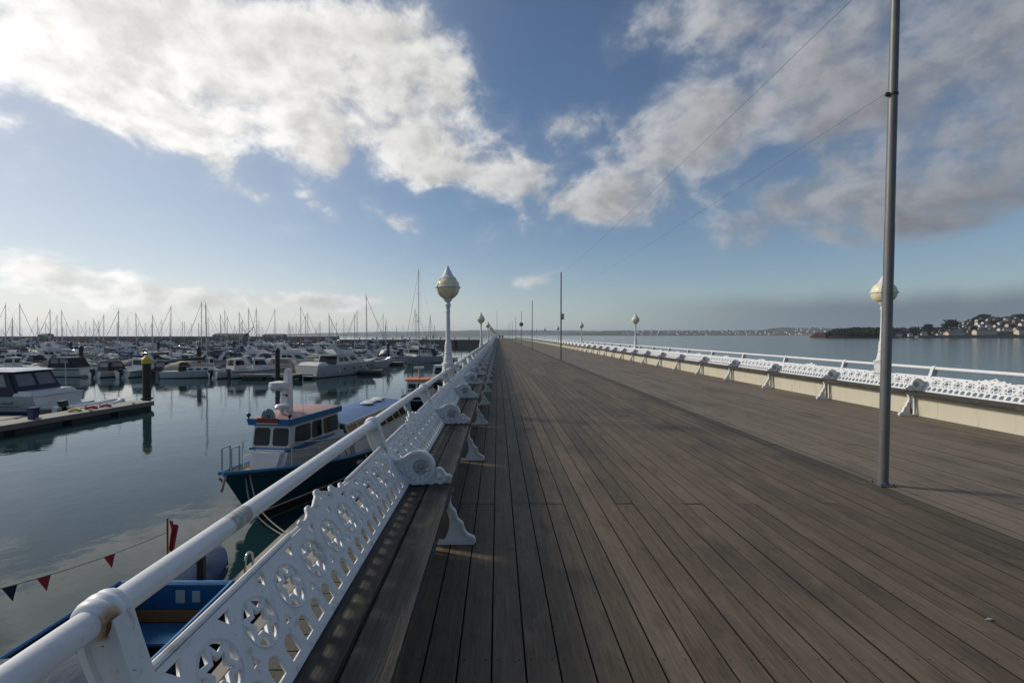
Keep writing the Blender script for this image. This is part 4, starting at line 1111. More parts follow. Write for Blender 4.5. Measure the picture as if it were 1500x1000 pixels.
# --- the passenger ferry beside the pier
def ferry():
    r = empty('passenger_ferry')
    L, B, F, lift = 10.6, 2.9, .60, 1.52
    hull(L, B, F, .5, lift, .95, ('hull_teal', 'boot_red', 'hull_teal'), .82, 2.2, parent=r, n=26)
    mb = MB()
    for s_ in (1, -1):
        mb.tube([(-L / 2 + L * t_, s_ * (half(B, t_, .82, 2.2) + .015), sheer(L, F, t_, lift) - .02) for t_ in [i / 24 for i in range(25)]], .045, 8)
    mb.build('gunwale', 'sky_blue_paint', r, 60)
    mb = MB()
    for s_ in (1, -1):
        mb.tube([(-L / 2 + L * t_ - .12 * t_ ** 3, s_ * (half(B, t_, .82, 2.2) - .005 - .05 * t_ ** 4), sheer(L, F, t_, lift) - .17) for t_ in [i / 24 for i in range(24)]], .030, 6)
    mb.build('rubbing_strake', 'rubber', r, 60)
    mb = MB()                                            # white boot-top line
    for s_ in (1, -1):
        mb.tube([(-L / 2 + L * t_ - .86 * t_ ** 3 , s_ * (half(B, t_, .82, 2.2) * (.33 if t_ > 2 else 1) * (max(.02, ((.10 + .5) / (sheer(L, F, t_, lift) + .5))) ** (.26 + .62 * t_ ** 3)) + .004), .13) for t_ in [i / 24 for i in range(24)]], .022, 6)
    mb.build('waterline_stripe', 'gel_white', r, 60)
    deckpart(L, B, F, lift, r, 'deck_teak', .12, .0, .97, .82, 2.2, inset=.06)
    zd = 1.02 - .05
    X = lambda s_: L / 2 - .95 - 1.0 - s_                # s metres aft of the wheelhouse front
    # forward house
    b_, t = frus(X(2.7), X(-.60), 1.22, .40, zd - .46, X(2.7), X(-.12), 1.04, .52, zd + .68)
    fh = MB().hexa(b_, t).build('forward_house', 'gel_white', r, 30, .12)
    q = side_quads(b_, t)
    for k in (0, 2): MB().lathe([(.09, -.01), (.10, 0), (.09, .012)], tuple((Vector(q[k][0]) * .16 + Vector(q[k][1]) * .84 if k == 0 else Vector(q[k][1]) * .16 + Vector(q[k][0]) * .84) + Vector((0, 0, .38)) + Vector((-.03, -.145 if k == 0 else .145, 0))), 14, axis='y').build('porthole', 'glass_dark', fh)
    zw = zd + .66
    b_, t = frus(X(2.55), X(0), .80, .56, zw, X(2.50), X(.10), .76, .54, zw + .62)
    wh = MB().hexa(b_, t).build('wheelhouse', 'gel_white', r, 30, .025)
    q = side_quads(b_, t)
    for u0, u1 in ((.05, .46), (.54, .95)): MB().panel(q[1], u0, u1, .10, .86, .012, .03, 0, .10).build('window', 'glass_dark', wh)
    for k in (0, 2):
        for u0, u1 in ((.04, .36), (.40, .60), (.63, .92)):
            if k == 2: u0, u1 = 1 - u1, 1 - u0
            MB().panel(q[k], u0, u1, .12, .88, .012, .03, 0, .10).build('window', 'glass_dark', wh)
    b_, t = frus(X(2.60), X(-.06), .84, .61, zw + .62, X(2.60), X(-.10), .85, .63, zw + .80)
    MB().hexa(b_, t).build('fascia', 'sky_blue_paint', wh, 30, .008)
    b_, t = frus(X(2.56), X(-.06), .81, .59, zw + .80, X(2.4), X(.1), .55, .40, zw + .86)
    MB().hexa(b_, t).build('wheelhouse_roof', 'roof_pink', wh, 30, .01)
    b_, t = frus(X(2.70), X(-.02), .87, .62, zw - .055, X(2.70), X(-.02), .87, .62, zw + .005)
    MB().hexa(b_, t).build('blue_band', 'sky_blue_paint', wh, 30, .008)
    # name board with its fan-shaped emblem
    nb = MB().box(X(-.095), -.30, zw + .70, X(-.13), .30, zw + .83).build('name_board', 'boot_red', wh, 30, .006)
    MB().box(X(-.128), -.32, zw + .675, X(-.136), .32, zw + .70).build('board_edge', 'gel_white', nb)
    fan = [(.20 * math.cos(R(a_)), .26 * math.sin(R(a_))) for a_ in range(0, 181, 12)]
    mb = MB(); n_ = len(fan); vv = [(X(-.10), y_, zw + .83 + z_) for y_, z_ in fan] + [(X(-.07), y_, zw + .83 + z_) for y_, z_ in fan]
    mb.add(vv, [tuple(range(n_)), tuple(range(2 * n_ - 1, n_ - 1, -1))] + [(i, (i + 1) % n_, (i + 1) % n_ + n_, i + n_) for i in range(n_)])
    em = mb.build('emblem', 'box_grey', wh)
    mb = MB()
    for rr_ in (.075, .13, .185): mb.tube([(X(-.104), rr_ * math.cos(R(a_)), zw + .835 + rr_ * 1.28 * math.sin(R(a_))) for a_ in range(0, 181, 15)], .006, 4)
    for a_ in range(20, 170, 22): mb.tube([(X(-.104), .02 * math.cos(R(a_)), zw + .84), (X(-.104), .19 * math.cos(R(a_)), zw + .83 + .24 * math.sin(R(a_)))], .005, 4)
    mb.build('emblem_lattice', 'lamp_violet', em)
    for y_ in (-.60, .60): MB().ball((X(-.06), y_ * .98, zw + .90), (.055, .06, .06), 12, 8).lathe([(.02, -.10), (.02, -.04)], (X(-.06), y_ * .98, zw + .90), 8).build('deck_light', 'lamp_violet', wh, 60)
    # mast, radar dome, small scanner
    ms = MB().hexa([(X(.95), -.13, zw + .84), (X(.62), -.13, zw + .84), (X(.62), .13, zw + .84), (X(.95), .13, zw + .84)], [(X(1.0), -.075, zw + 2.10), (X(.82), -.075, zw + 2.10), (X(.82), .075, zw + 2.10), (X(1.0), .075, zw + 2.10)]).build('mast', 'gel_white', r, 30, .02)
    MB().box(X(.85), -.10, zw + 1.52, X(.36), .10, zw + 1.56).lathe([(.10, 0), (.26, .03), (.27, .11), (.25, .19), (.10, .22)], (X(.42), 0, zw + 1.56), 18).build('radar_dome', 'gel_white', ms, 40)
    MB().lathe([(.08, 0), (.19, .04), (.20, .10), (.16, .15), (.05, .16)], (X(.40), .1, zw + .98), 16).tube([(X(.40), .1, zw + .84), (X(.40), .1, zw + .99)], .05, 8).build('radar_scanner', 'gel_white', wh, 40)
    MB().tube([(X(.5), 0, zw + 1.40), (X(.32), .28, zw + 1.40)], .012, 5).ball((X(.32), .28, zw + 1.40), .04, 8, 6).build('horn', 'iron_dark', ms, 50)
    for y_, x_ in ((.5, .8), (-.75, 2.3)): MB().tube([(X(x_), y_, zw + .84), (X(x_), y_, zw + 2.1)], .007, 5).build('aerial', 'gel_white', wh, 60)
    mb = MB().lathe([(.08, 0), (.085, .02), (.085, .16), (.06, .19)], (X(2.66), -.84, zw + .30), 12); mb.build('side_lamp', 'gel_red', wh, 50)
    # saloon: coaming, leaning window frames, blue sheet roof
    x0, x1 = X(8.6), X(2.72)
    b_, t = frus(x0, x1, 1.26, 1.32, zd - .46, x0, x1, 1.12, 1.18, zd + .22)
    MB().hexa(b_, t).build('saloon_coaming', 'gel_white', r, 30, .02)
    b_, t = frus(x0, x1, 1.10, 1.16, zd + .20, x0 + .12, x1 + .02, .84, .88, zd + .80)
    sa = MB()
    q = side_quads(b_, t)
    frm = MB()
    for k in (0, 2):
        for i in range(8): frm.panel(q[k], i / 7 - (.008 if i else 0), i / 7 + (.008 if i < 7 else 0), 0, 1, .02, .05)
        frm.panel(q[k], 0, 1, 0, .10, .018, .045).panel(q[k], 0, 1, .90, 1, .018, .045)
    frm.panel(q[3], 0, 1, .9, 1, .02, .05)
    so = frm.build('saloon_frame', 'gel_cream', r)
    for k in (0, 2):
        for i in range(7): MB().panel(q[k], i / 7 + .008, (i + 1) / 7 - .008, .10, .90, .0, .012).build('pane', 'glass_brown', so)
    rf = MB(); n_ = 12
    vv = []
    for i in range(n_ + 1):
        x_ = x0 + .06 + (x1 - x0 - .08) * i / n_; w_ = .90
        sg = .018 * math.sin(i * math.pi * 2 / 3)
        vv += [(x_, w_, zd + .80), (x_, w_ * .98, zd + .835), (x_, w_ * .5, zd + .90 + sg), (x_, 0, zd + .93 + sg), (x_, -w_ * .5, zd + .90 + sg), (x_, -w_ * .98, zd + .835), (x_, -w_, zd + .80)]
    fs = []
    for i in range(n_):
        for k in range(6): fs.append((i * 7 + k, i * 7 + k + 1, (i + 1) * 7 + k + 1, (i + 1) * 7 + k))
    fs += [tuple(range(7)), tuple(n_ * 7 + k for k in range(7))] + [(i * 7, (i + 1) * 7, (i + 1) * 7 + 6, i * 7 + 6) for i in range(n_)]
    rf.add(vv, fs).build('saloon_roof', 'roof_sheet', r, 40)
    mb = MB()
    for s_ in (1, -1): mb.tube([(x0 + .06, s_ * .905, zd + .815), (x1, s_ * .905, zd + .815)], .022, 6)
    mb.tube([(x0 + .05, .9, zd + .82), (x0 + .05, 0, zd + .94), (x0 + .05, -.9, zd + .82)], .03, 6)
    mb.build('roof_edge', 'gel_white', r, 60)
    # bow rails and stem
    for s_ in (1, -1):
        mb = MB(); ts = [.66, .745, .83]
        P_ = lambda t_, h_: (-L / 2 + L * t_, s_ * (half(B, t_, .82, 2.2) - .07), sheer(L, F, t_, lift) + h_)
        for t_ in ts: mb.tube([P_(t_, -.1), P_(t_, .62)], .018, 6)
        for h_ in (.22, .42, .62): mb.tube([P_(t_, h_) for t_ in ts], .014 if h_ < .6 else .018, 6)
        mb.tube([P_(.66, .62), P_(.62, .05)], .018, 6)
        mb.build('side_rail', 'chrome', r, 60)
    mb = MB()
    zb = sheer(L, F, 1, lift)
    for s_ in (1, -1):
        for t_ in (.955, .982): mb.tube([(-L / 2 + L * t_, s_ * .12, zb - .1), (-L / 2 + L * t_, s_ * .12, zb + .52)], .02, 6)
        mb.tube([(-L / 2 + L * .955, s_ * .12, zb + .52), (-L / 2 + L * .982, s_ * .12, zb + .52)], .02, 6)
    mb.build('bow_post', 'chrome', r, 60)
    MB().lathe([(.05, 0), (.12, .04), (.13, .12), (.06, .17)], (L / 2 - 1.15, -.35, F + .22), 10).lathe([(.05, 0), (.15, .04), (.15, .14), (.06, .2)], (L / 2 - 1.45, -.52, F + .15), 10).build('rope_coil', 'rubber', r, 50)
    MB().tube(catmull([(L / 2 - .1, .05, zb - .05), (L / 2 + .06, .10, zb - .25), (L / 2 + .02, .02, zb - .42), (L / 2 - .16, -.06, zb - .30), (L / 2 - .02, -.08, zb - .12)], 4), .03, 6).build('bow_fender', 'rope', r, 60)
    mb = MB().box(-L / 2 + .1, -1.0, zd - .05, -L / 2 + .8, 1.0, zd + .12); mb.build('stern_bench', 'bright_blue', r, 30, .03)
    for i in range(4): MB().ball((x0 + .6 + i * .5, -.0 + .1 * (i % 2), zd + .97), (.22, .30, .06), 8, 5).build('folded_sheet', 'canvas_white', r, 50)
    for t_ in (.30, .46, .60): MB().lathe([(.03, 0), (.10, .06), (.11, .15), (.11, .40), (.10, .5), (.03, .56)], (-L / 2 + L * t_, -(half(B, t_, .82, 2.2) + .10), .30), 10).tube([(-L / 2 + L * t_, -(half(B, t_, .82, 2.2) + .10), .85), (-L / 2 + L * t_, -(half(B, t_, .82, 2.2) - .02), F + .1)], .012, 5).build('fender', 'rubber', r, 50)
    return r
fer = ferry()
hd = Vector((-.12, -.993, 0))
mid = Vector((-6.29, 12.1, 0)) - hd * (10.6 / 2 - .95)
fer.location = mid; fer.rotation_euler = (0, 0, math.atan2(hd.y, hd.x))
tag(fer, 'blue and white passenger ferry with red-roofed wheelhouse moored alongside the pier', 'boat', 'boats beside the pier')
def rope(name, pts, r_, lab, m_='rope'):
    tag(MB().tube(catmull(pts, 8), r_, 6).build(name, m_, None, 60), lab, 'rope')
rope('mooring_rope', [(-6.25, 11.9, 1.35), (-5.6, 11.0, .72), (-4.6, 10.3, .42), (-3.6, 9.7, .52)], .016, 'pale mooring rope sagging from the ferry bow towards the grey pontoon')
rope('mooring_rope', [(-6.15, 11.9, 1.36), (-5.4, 10.9, .80), (-4.4, 10.1, .52), (-3.4, 9.4, .54)], .016, 'second mooring rope beside the first, from the ferry bow to the pontoon')
rope('mooring_rope', [(-4.15, 15.2, .95), (-3.9, 14.5, .45), (-3.4, 13.8, .7), (-1.9, 13.2, 2.4)], .014, 'thin rope from the ferry side amidships up to the pier')

# --- the open boat and its neighbours right under the railing
r = empty('open_boat')
L, B, F = 7.4, 1.85, .86
hull(L, B, F, .35, .25, .6, ('gel_navy', 'boot_dark', 'sky_blue_paint'), .95, parent=r, n=20)
deckpart(L, B, F, .25, r, 'subdeck', .74, .02, .9, .95, name='cockpit_floor', inset=.10)
mb = MB()
for s_ in (1, -1):
    mb.tube([(-L / 2 + L * t_, s_ * (half(B, t_, .95) - .02), sheer(L, F, t_, .25) + .01) for t_ in [i / 16 for i in range(17)]], .03, 6)
mb.tube([(-L / 2, -B * .475, F * 1.06), (-L / 2, B * .475, F * 1.06)], .035, 6).build('gunwale', 'sky_blue_paint', r, 60)
sb = MB().box(-L / 2 + .02, -B * .45, F - .32, -L / 2 + .08, B * .45, F + .06).build('stern_board', 'bright_blue', r, 30, .012)
MB().box(-L / 2 + .081, .30, F - .20, -L / 2 + .088, .42, F - .03).build('notice', 'paper', sb); MB().box(-L / 2 + .081, .05, F - .21, -L / 2 + .088, .19, F - .02).build('notice', 'paper', sb)
MB().box(-L / 2 + .04, -B * .44, F - .50, -L / 2 + .10, B * .44, F - .325).build('locker_front', 'varnish', r, 30, .006)
MB().box(-L / 2 + .10, -B * .43, F - .56, -L / 2 + .62, B * .43, F - .50).build('stern_seat', 'bright_blue', r, 30, .012)
MB().box(-L / 2 + 1.9, -B * .46, F - .42, -L / 2 + 2.3, B * .46, F - .36).build('thwart', 'bright_blue', r, 30, .012)
mb = MB(); n = 14; vv = []; fs = []
for i in range(n + 1):
    t = .24 + .72 * i / n; x_ = -L / 2 + L * t; w_ = half(B, t, .95) + .04; zs = sheer(L, F, t, .25)
    hg = .32 * math.sin(math.pi * min(1, (i + 1.5) / n)) * (1 + .22 * math.sin(i * 1.9))
    vv += [(x_, w_, zs - .20), (x_, w_ * .96, zs + .03), (x_, w_ * .5, zs + hg * .7 + .03 * math.sin(i * 3.1)), (x_, 0, zs + hg), (x_, -w_ * .5, zs + hg * .72 - .03 * math.sin(i * 2.7)), (x_, -w_ * .96, zs + .03), (x_, -w_, zs - .20)]
for i in range(n):
    for k in range(6): fs.append((i * 7 + k, i * 7 + k + 1, (i + 1) * 7 + k + 1, (i + 1) * 7 + k))
fs += [tuple(range(7)), tuple(n * 7 + k for k in range(7))]
mb.add(vv, fs).build('tarpaulin', 'tarp_navy', r, 60)
place(r, -4.92, 7.35 - L / 2, 180)
tag(r, 'blue open boat with bench seats and a navy tarpaulin over its bow, below the railing', 'boat', 'boats beside the pier')
r = empty('covered_launch')
L, B, F = 1.9, 1.25, .52
hull(L, B, F, .3, .3, .5, ('gel_navy', 'boot_dark', 'gel_navy'), .95, parent=r); deckpart(L, B, F, .3, r, 'deck_grey', .06, stern=.95)
mb = MB(); n = 12; vv = []; fs = []
for i in range(n + 1):
    t = .0 + .97 * i / n; x_ = -L / 2 + L * t - .02; w_ = half(B, t, .95) + .03; zs = sheer(L, F, t, .3)
    hg = .22 * math.sin(math.pi * min(1, (i + 2.2) / (n + 2.2))) ** .6 * (1 + .07 * math.sin(i * 2.1))
    vv += [(x_, w_, zs - .12), (x_, w_ * .97, zs + .05), (x_, w_ * .62, zs + hg * .86), (x_, w_ * .2, zs + hg), (x_, -w_ * .2, zs + hg), (x_, -w_ * .62, zs + hg * .84), (x_, -w_ * .97, zs + .05), (x_, -w_, zs - .12)]
for i in range(n):
    for k in range(7): fs.append((i * 8 + k, i * 8 + k + 1, (i + 1) * 8 + k + 1, (i + 1) * 8 + k))
fs += [tuple(range(8)), tuple(n * 8 + k for k in range(8))]
mb.add(vv, fs).build('cover', 'cover_blue', r, 35)
MB().tube([(-.47 * L, -B * .45, F + .05), (.13 * L, -B * .47, F + .05), (.13 * L, B * .47, F + .05), (-.47 * L, B * .45, F + .05)], .016, 6, closed=True).build('rub_rail', 'chrome', r, 60)
place(r, -5.42, 8.35, 0)
tag(r, 'small navy launch with a bright blue cover, behind the open boat', 'boat', 'boats beside the pier')
r = empty('landing_pontoon', (-3.55, 9.0, 0))
MB().box(-1.08, -1.3, .32, 1.35, 3.2, .46).build('platform', 'pontoon_deck', r, 30, .02); MB().box(-1.02, -1.22, -.2, 1.28, 3.12, .32).build('float', 'pontoon_side', r)
for x_ in (-.85, -.35):
    MB().tube(catmull([(x_, -.62, .45), (x_, -.62, .78), (x_, -.50, .86), (x_, -.38, .76), (x_, -.36, .45)], 4), .022, 8).build('grab_handle', 'chrome', r, 60)
MB().box(-1.0, -.80, .462, -.1, -.72, .50).build('timber_strip', 'pontoon_timber', r, 30, .005)
tag(r, 'grey landing pontoon with two chrome grab handles below the railing', 'pontoon')
r = empty('mooring_post', (-4.70, 7.62, 0)); MB().box(-.05, -.05, -.4, .05, .05, 1.25).build('post', 'pile_black', r, 30, .01); MB().box(-.065, -.065, 1.25, .065, .065, 1.30).build('post_cap', 'pile_black', r, 30, .01)
tag(r, 'black square post beside the blue covered launch', 'post')
r = empty('ensign', (-5.87, 8.55, .55))
MB().tube([(0, 0, 0), (0, 0, .90)], .016, 6).build('flagstaff', 'varnish', r, 60)
vv = []; fs = []
for i in range(7):
    for j in range(6):
        u, v = i / 6, j / 5
        vv.append((.03 + .17 * u * (.35 + .65 * (1 - v)) + .02 * math.sin(6 * u + 2 * v), .03 * math.sin(9 * u + 3 * v), (.86 - .10 * u - .52 * v * (.9 + .2 * u))))
for i in range(6):
    for j in range(5): fs.append((i * 6 + j, i * 6 + j + 1, (i + 1) * 6 + j + 1, (i + 1) * 6 + j))
o = MB().add(vv, fs).build('flag', 'flag_red', r, 80); o.modifiers.new('solid', 'SOLIDIFY').thickness = .004
tag(r, 'limp red ensign on a short varnished staff', 'flag')
r = empty('bunting', (0, 0, 0))
a_, b_ = Vector((-6.75, 5.6, 1.52)), Vector((-5.87, 8.55, 1.20))
P_ = lambda u: a_.lerp(b_, u) - Vector((0, 0, .10 * 4 * u * (1 - u)))
MB().tube([P_(i / 20) for i in range(21)], .006, 5).build('cord', 'rope', r, 60)
for u, m_ in ((.245, 'flag_navy'), (.37, 'flag_red'), (.655, 'flag_red'), (.10, 'flag_red')):
    p_ = P_(u); q_ = P_(u + .055); d_ = Vector((.02, .02, -.215)) + (q_ - p_) * .5
    s_ = Vector((.004, -.002, 0))
    MB().add([p_, q_, p_ + d_, p_ + s_, q_ + s_, p_ + d_ + s_], [(0, 1, 2), (5, 4, 3), (0, 3, 4, 1), (1, 4, 5, 2), (2, 5, 3, 0)]).build('pennant', m_, r)
tag(r, 'string of red and navy pennants strung above the water', 'bunting')

# --- other boats along the pier
place(fisher('fishing_boat'), -4.75, 30.0, 182); tag(bpy.data.objects['fishing_boat'], 'small navy fishing boat with orange wheelhouse roof and green gantry', 'boat', 'boats beside the pier')
o = cuddy('moored_launch', 6.0, 2.3, 'canvas_green', ('gel_green', 'boot_dark', 'gel_cream'), True); place(o, -4.9, 42, 190); tag(o, 'green hulled launch with cream deck by the pier, beyond the fishing boat', 'boat', 'boats beside the pier')
o = fisher('workboat', 7.0, 2.6, ('gel_white', 'boot_dark', 'gel_navy'), 'gel_white', True); place(o, -5.6, 58, 180); tag(o, 'white workboat with a pipe frame, beside the pier behind the big lamp', 'boat', 'boats beside the pier')

# --- pontoon and cruiser at the picture's left
def pontoon(name, a_, b_, wid, lab, grp=None, top=.5, cleats=True):
    a_, b_ = Vector((*a_, 0)), Vector((*b_, 0)); d_ = (b_ - a_); ln = d_.length
    r = empty(name, a_, math.atan2(d_.y, d_.x))
    MB().box(0, -wid / 2, top - .06, ln, wid / 2, top).build('decking', 'pontoon_deck', r)
    mb = MB()
    for s_ in (1, -1): mb.box(0, s_ * wid / 2 + (-.0 if s_ < 0 else .002), top - .26, ln, s_ * (wid / 2 + .07), top - .01)
    mb.box(ln + .002, -wid / 2, top - .26, ln + .07, wid / 2, top - .01)
    mb.build('timber_edge', 'pontoon_timber', r)
    n_ = max(1, int(ln / 2.6))
    for i in range(n_):
        x0 = ln * i / n_ + .25; MB().box(x0, -wid / 2 + .04, -.25, x0 + ln / n_ - .5, wid / 2 - .04, top - .27).build('float', 'pontoon_side', r)
    if cleats:
        for i in range(n_):
            for s_ in (1, -1): MB().box(ln * (i + .5) / n_ - .12, s_ * (wid / 2 - .1) - .03, top + .04, ln * (i + .5) / n_ + .12, s_ * (wid / 2 - .1) + .03, top + .08).box(ln * (i + .5) / n_ - .04, s_ * (wid / 2 - .1) - .03, top, ln * (i + .5) / n_ + .04, s_ * (wid / 2 - .1) + .03, top + .05).build('cleat', 'alloy', r)
    tag(r, lab, 'pontoon', grp); return r
pontoon('finger_pontoon', (-24.4, 17.5), (-22.65, 30.8), 1.5, 'long floating pontoon with dark sides ending at the yellow-capped pile')
pontoon('finger_pontoon', (-32.0, 23.6), (-24.6, 24.4), 1.3, 'short sandy pontoon branching off beside the navy-canopied cruiser')
def pile(x, y, h, cap, lab, r_=.23):
    r = empty('mooring_pile', (x, y, 0))
    MB().tube([(0, 0, -1), (0, 0, h)], r_, 16).build('shaft', 'pile_black', r, 50)
    MB().lathe([(r_ + .03, h - .30), (r_ + .03, h), (r_ * .3, h + .22), (.02, h + .23)], seg=16).build('pile_cap', cap, r, 35)
    MB().lathe([(r_ + .04, .40), (r_ + .10, .41), (r_ + .10, .52), (r_ + .04, .53)], seg=14).build('pile_guide', 'iron_dark', r, 40)
    tag(r, lab, 'pile', 'mooring piles in the marina')
pile(-23.4, 32.2, 3.10, 'yellow_cap', 'black mooring pile with a yellow cap at the pontoon end', .245)
for x, y, lab in ((-51.7, 60, 'black mooring pile behind the outboard boats at left'), (-22.1, 48.5, 'tall black mooring pile behind the ferry mast'), (-34.3, 55.5, 'black mooring pile beside the small sailing yacht'),
                  (-17.9, 79, 'black mooring pile right of the big white motor yacht'), (-73, 152, 'far black mooring pile above the marina rows'), (-39.5, 132, 'far black mooring pile behind the motor yacht'),
                  (-83, 94, 'black mooring pile in the middle marina rows at left'), (-73, 104, 'black mooring pile in the middle marina rows beyond the yellow-capped one'), (-60, 110, 'black mooring pile in the middle marina rows, centre'), (-28, 118, 'far black mooring pile near the white yacht with the tall mast')):
    pile(x, y, 3.2, 'pile_black', lab)
r = empty('storage_bin', (-23.2, 24.1, .5)); r.scale = (.66, .66, .85); MB().hexa([(-.22, -.22, 0), (.22, -.22, 0), (.22, .22, 0), (-.22, .22, 0)], [(-.27, -.27, .62), (.27, -.27, .62), (.27, .27, .62), (-.27, .27, .62)]).build('body', 'blue_bin', r, 30, .02)
MB().box(-.30, -.30, .62, .30, .30, .69).build('lid', 'blue_bin', r, 30, .02); tag(r, 'dark blue bin standing on the long pontoon', 'bin')
for i, (x, y, c_) in enumerate(((-23.4, 26.3, 'yellow_cap'), (-23.25, 27.2, 'flag_red'), (-23.1, 28.0, 'gel_red'))):
    o = MB().tube(catmull([(0, 0, .05), (.25, .06, .12), (.4, .3, .06), (.15, .42, .12), (-.1, .25, .06), (0, .05, .14)], 4), .06, 7).build('hose_coil', c_, None, 60); o.location = (x, y, .5)
    tag(o, ['yellow', 'red', 'dark red'][i] + ' hose coil lying on the long pontoon', 'hose')
o = inflatable('dinghy', 3.4, 1.6, 'canvas_white'); place(o, -24.8, 29.6, 15); tag(o, 'white inflatable dinghy lying beside the long pontoon', 'dinghy')
# the cruiser: bow out of the picture, navy canopy with clear panels, dark lettering on its quarter
r = empty('motor_cruiser')
L, B, F = 11.0, 3.6, .98
hull(L, B, F, .5, .25, 1.2, ('gel_white', 'boot_blue', 'gel_white'), .92, parent=r, n=22); deckpart(L, B, F, .25, r)
b_, t = frus(-.40 * L, .12 * L, B * .42, B * .42, F - .05, -.33 * L, .06 * L, B * .36, B * .36, F + 1.50)
cv = MB().hexa(b_, t).build('canopy', 'canvas_navy', r, 30, .10)
q = side_quads(b_, t)
for k in (0, 2):
    for i in range(5):
        u0 = .10 + i * .168
        MB().panel(q[k], u0, u0 + .135, .42, .88, .012, .02).build('canopy_window', 'glass_grey', cv)
MB().panel(q[3], .10, .46, .42, .88, .012, .02).panel(q[3], .54, .90, .42, .88, .012, .02).build('canopy_window', 'glass_grey', cv)
b_, t = frus(-.36 * L, .08 * L, B * .37, B * .37, F + 1.48, -.30 * L, .02 * L, B * .28, B * .28, F + 1.60)
MB().hexa(b_, t).build('hard_top', 'gel_white', r, 30, .05)
b_, t = frus(-.49 * L, -.36 * L, B * .42, B * .44, F - .05, -.47 * L, -.37 * L, B * .38, B * .40, F + .32)
MB().hexa(b_, t).build('stern_seat', 'gel_white', r, 30, .10)
b_, t = frus(.08 * L, .36 * L, B * .40, B * .2, F, .08 * L, .26 * L, B * .32, B * .12, F + .75)
MB().hexa(b_, t).build('foredeck_house', 'gel_white', r, 30, .1)
MB().hexa([(-.5 * L - 1.0, -B * .40, .25), (-.5 * L + .05, -B * .44, .25), (-.5 * L + .05, B * .44, .25), (-.5 * L - 1.0, B * .40, .25)], [(-.5 * L - 1.0, -B * .40, .40), (-.5 * L + .05, -B * .44, .40), (-.5 * L + .05, B * .44, .40), (-.5 * L - 1.0, B * .40, .40)]).build('swim_platform', 'gel_white', r, 30, .04)
for s_ in (1, -1):
    mb = MB(); xx = -.38 * L                              # brush-stroke name, too far to read
    for i in range(11):
        if i == 5: continue
        x_ = xx + i * .155; y_ = s_ * (half(B, (x_ + L / 2) / L, .92) * .965 + .012); z_ = .58
        mb.tube([(x_ + .05, y_, z_), (x_ + .01, y_, z_ + .05), (x_ - .03, y_, z_ + (.14 if i in (0, 6, 3) else .09)), (x_ - .06, y_, z_ + .02)], .013, 5)
    mb.build('name_lettering', 'gel_black', r, 60)
    MB().box(-.42 * L, s_ * (B * .463) - .012, .42, .2 * L, s_ * (B * .463) + .012, .455).build('coving_line', 'gel_black', r)
bowrail(L, B, F, .25, r, .4, .6)
MB().tube([(-.44 * L, -B * .3, F + .2), (-.44 * L, -B * .3, F + 1.9)], .015, 5).build('aerial', 'gel_white', r, 60)
place(r, -32.9, 30.6, -86)
tag(r, 'white motor cruiser with navy canopy and clear panels at the picture\'s left edge', 'boat', 'boats by the long pontoon')

# --- the big white motor yacht
o = flybridge('motor_yacht', 12.0, 3.8); place(o, -18.3, 57.8, 24)
tag(o, 'large white flybridge motor yacht with its bow towards the pier', 'boat', 'front row of the marina')
o = inflatable('tender', 3.2, 1.5, 'canvas_navy'); place(o, -21.9, 50.6, 110); tag(o, 'small navy inflatable tender at the big motor yacht\'s stern', 'dinghy')

# --- marina: a handful of kinds, each built once or twice, then copied
G1 = 'front row of the marina'
def put(o, x, y, head, lab, grp=G1): place(o, x, y, head); tag(o, lab, 'boat', grp)
put(cruiser('motor_cruiser', 8.6, 2.9, 'canvas_black', arch=False), -50.5, 55.0, -86, 'white motor cruiser with low black canopy, first in the marina\'s front row')
put(cuddy('outboard_boat', 5.4, 2.2, 'canvas_black', house=False), -43.6, 55.5, 12, 'small boat with black canopy and its outboard towards us, left in the front row')
put(cuddy('outboard_boat', 5.8, 2.3, 'canvas_navy', ('gel_white', 'boot_dark', 'gel_black'), True), -40.6, 55.6, 8, 'small boat with white wheelhouse and outboard motor, left of the yellow-capped pile')
put(cuddy('outboard_boat', 5.2, 2.1, 'canvas_black', ('gel_navy', 'boot_dark', 'gel_white'), False), -37.9, 56.0, 5, 'small navy boat with black canopy and outboard, behind the yellow-capped pile')
put(covered('covered_boat', 5.2, 2.1, 'canvas_beige'), -35.2, 55.4, 70, 'white boat under a beige cover, right of the yellow-capped pile')
put(yacht('sailing_yacht', 7.2, 2.4, 8.1, 'canvas_black', ('gel_white', 'boot_dark', 'gel_white'), False), -33.0, 53.5, 78, 'small white sailing yacht with bare brown mast in the front row')
put(cuddy('outboard_boat', 6.0, 2.3, 'canvas_white', house=True), -29.2, 54.6, 30, 'white boat with grey wheelhouse windows and outboard, right of the small sailing yacht')
put(cuddy('outboard_boat', 6.4, 2.4, 'canvas_white', ('gel_white', 'gel_black', 'gel_black'), True), -26.3, 54.2, 58, 'white boat with a black lower hull and its bow towards the tall black pile')
put(cuddy('cabin_boat', 7.5, 2.6, 'canvas_beige', ('gel_cream', 'boot_dark', 'gel_cream'), False), -24.0, 56.6, 85, 'cream cabin boat with beige canopy left of the big motor yacht')
put(yacht('sailing_yacht', 10.8, 3.3, 15.4, 'canvas_navy', ('gel_white', 'boot_dark', 'gel_white')), -12.4, 80.0, 205, 'white sailing yacht with the tallest mast, stern towards the pier')
put(flybridge('motor_yacht', 10, 3.4), -14.0, 88, 20, 'white motor yacht behind the tall-masted sailing yacht')
put(cruiser('motor_cruiser', 8, 2.8, 'canvas_white'), -17.4, 84, 60, 'white cruiser moored left of the tall-masted sailing yacht')
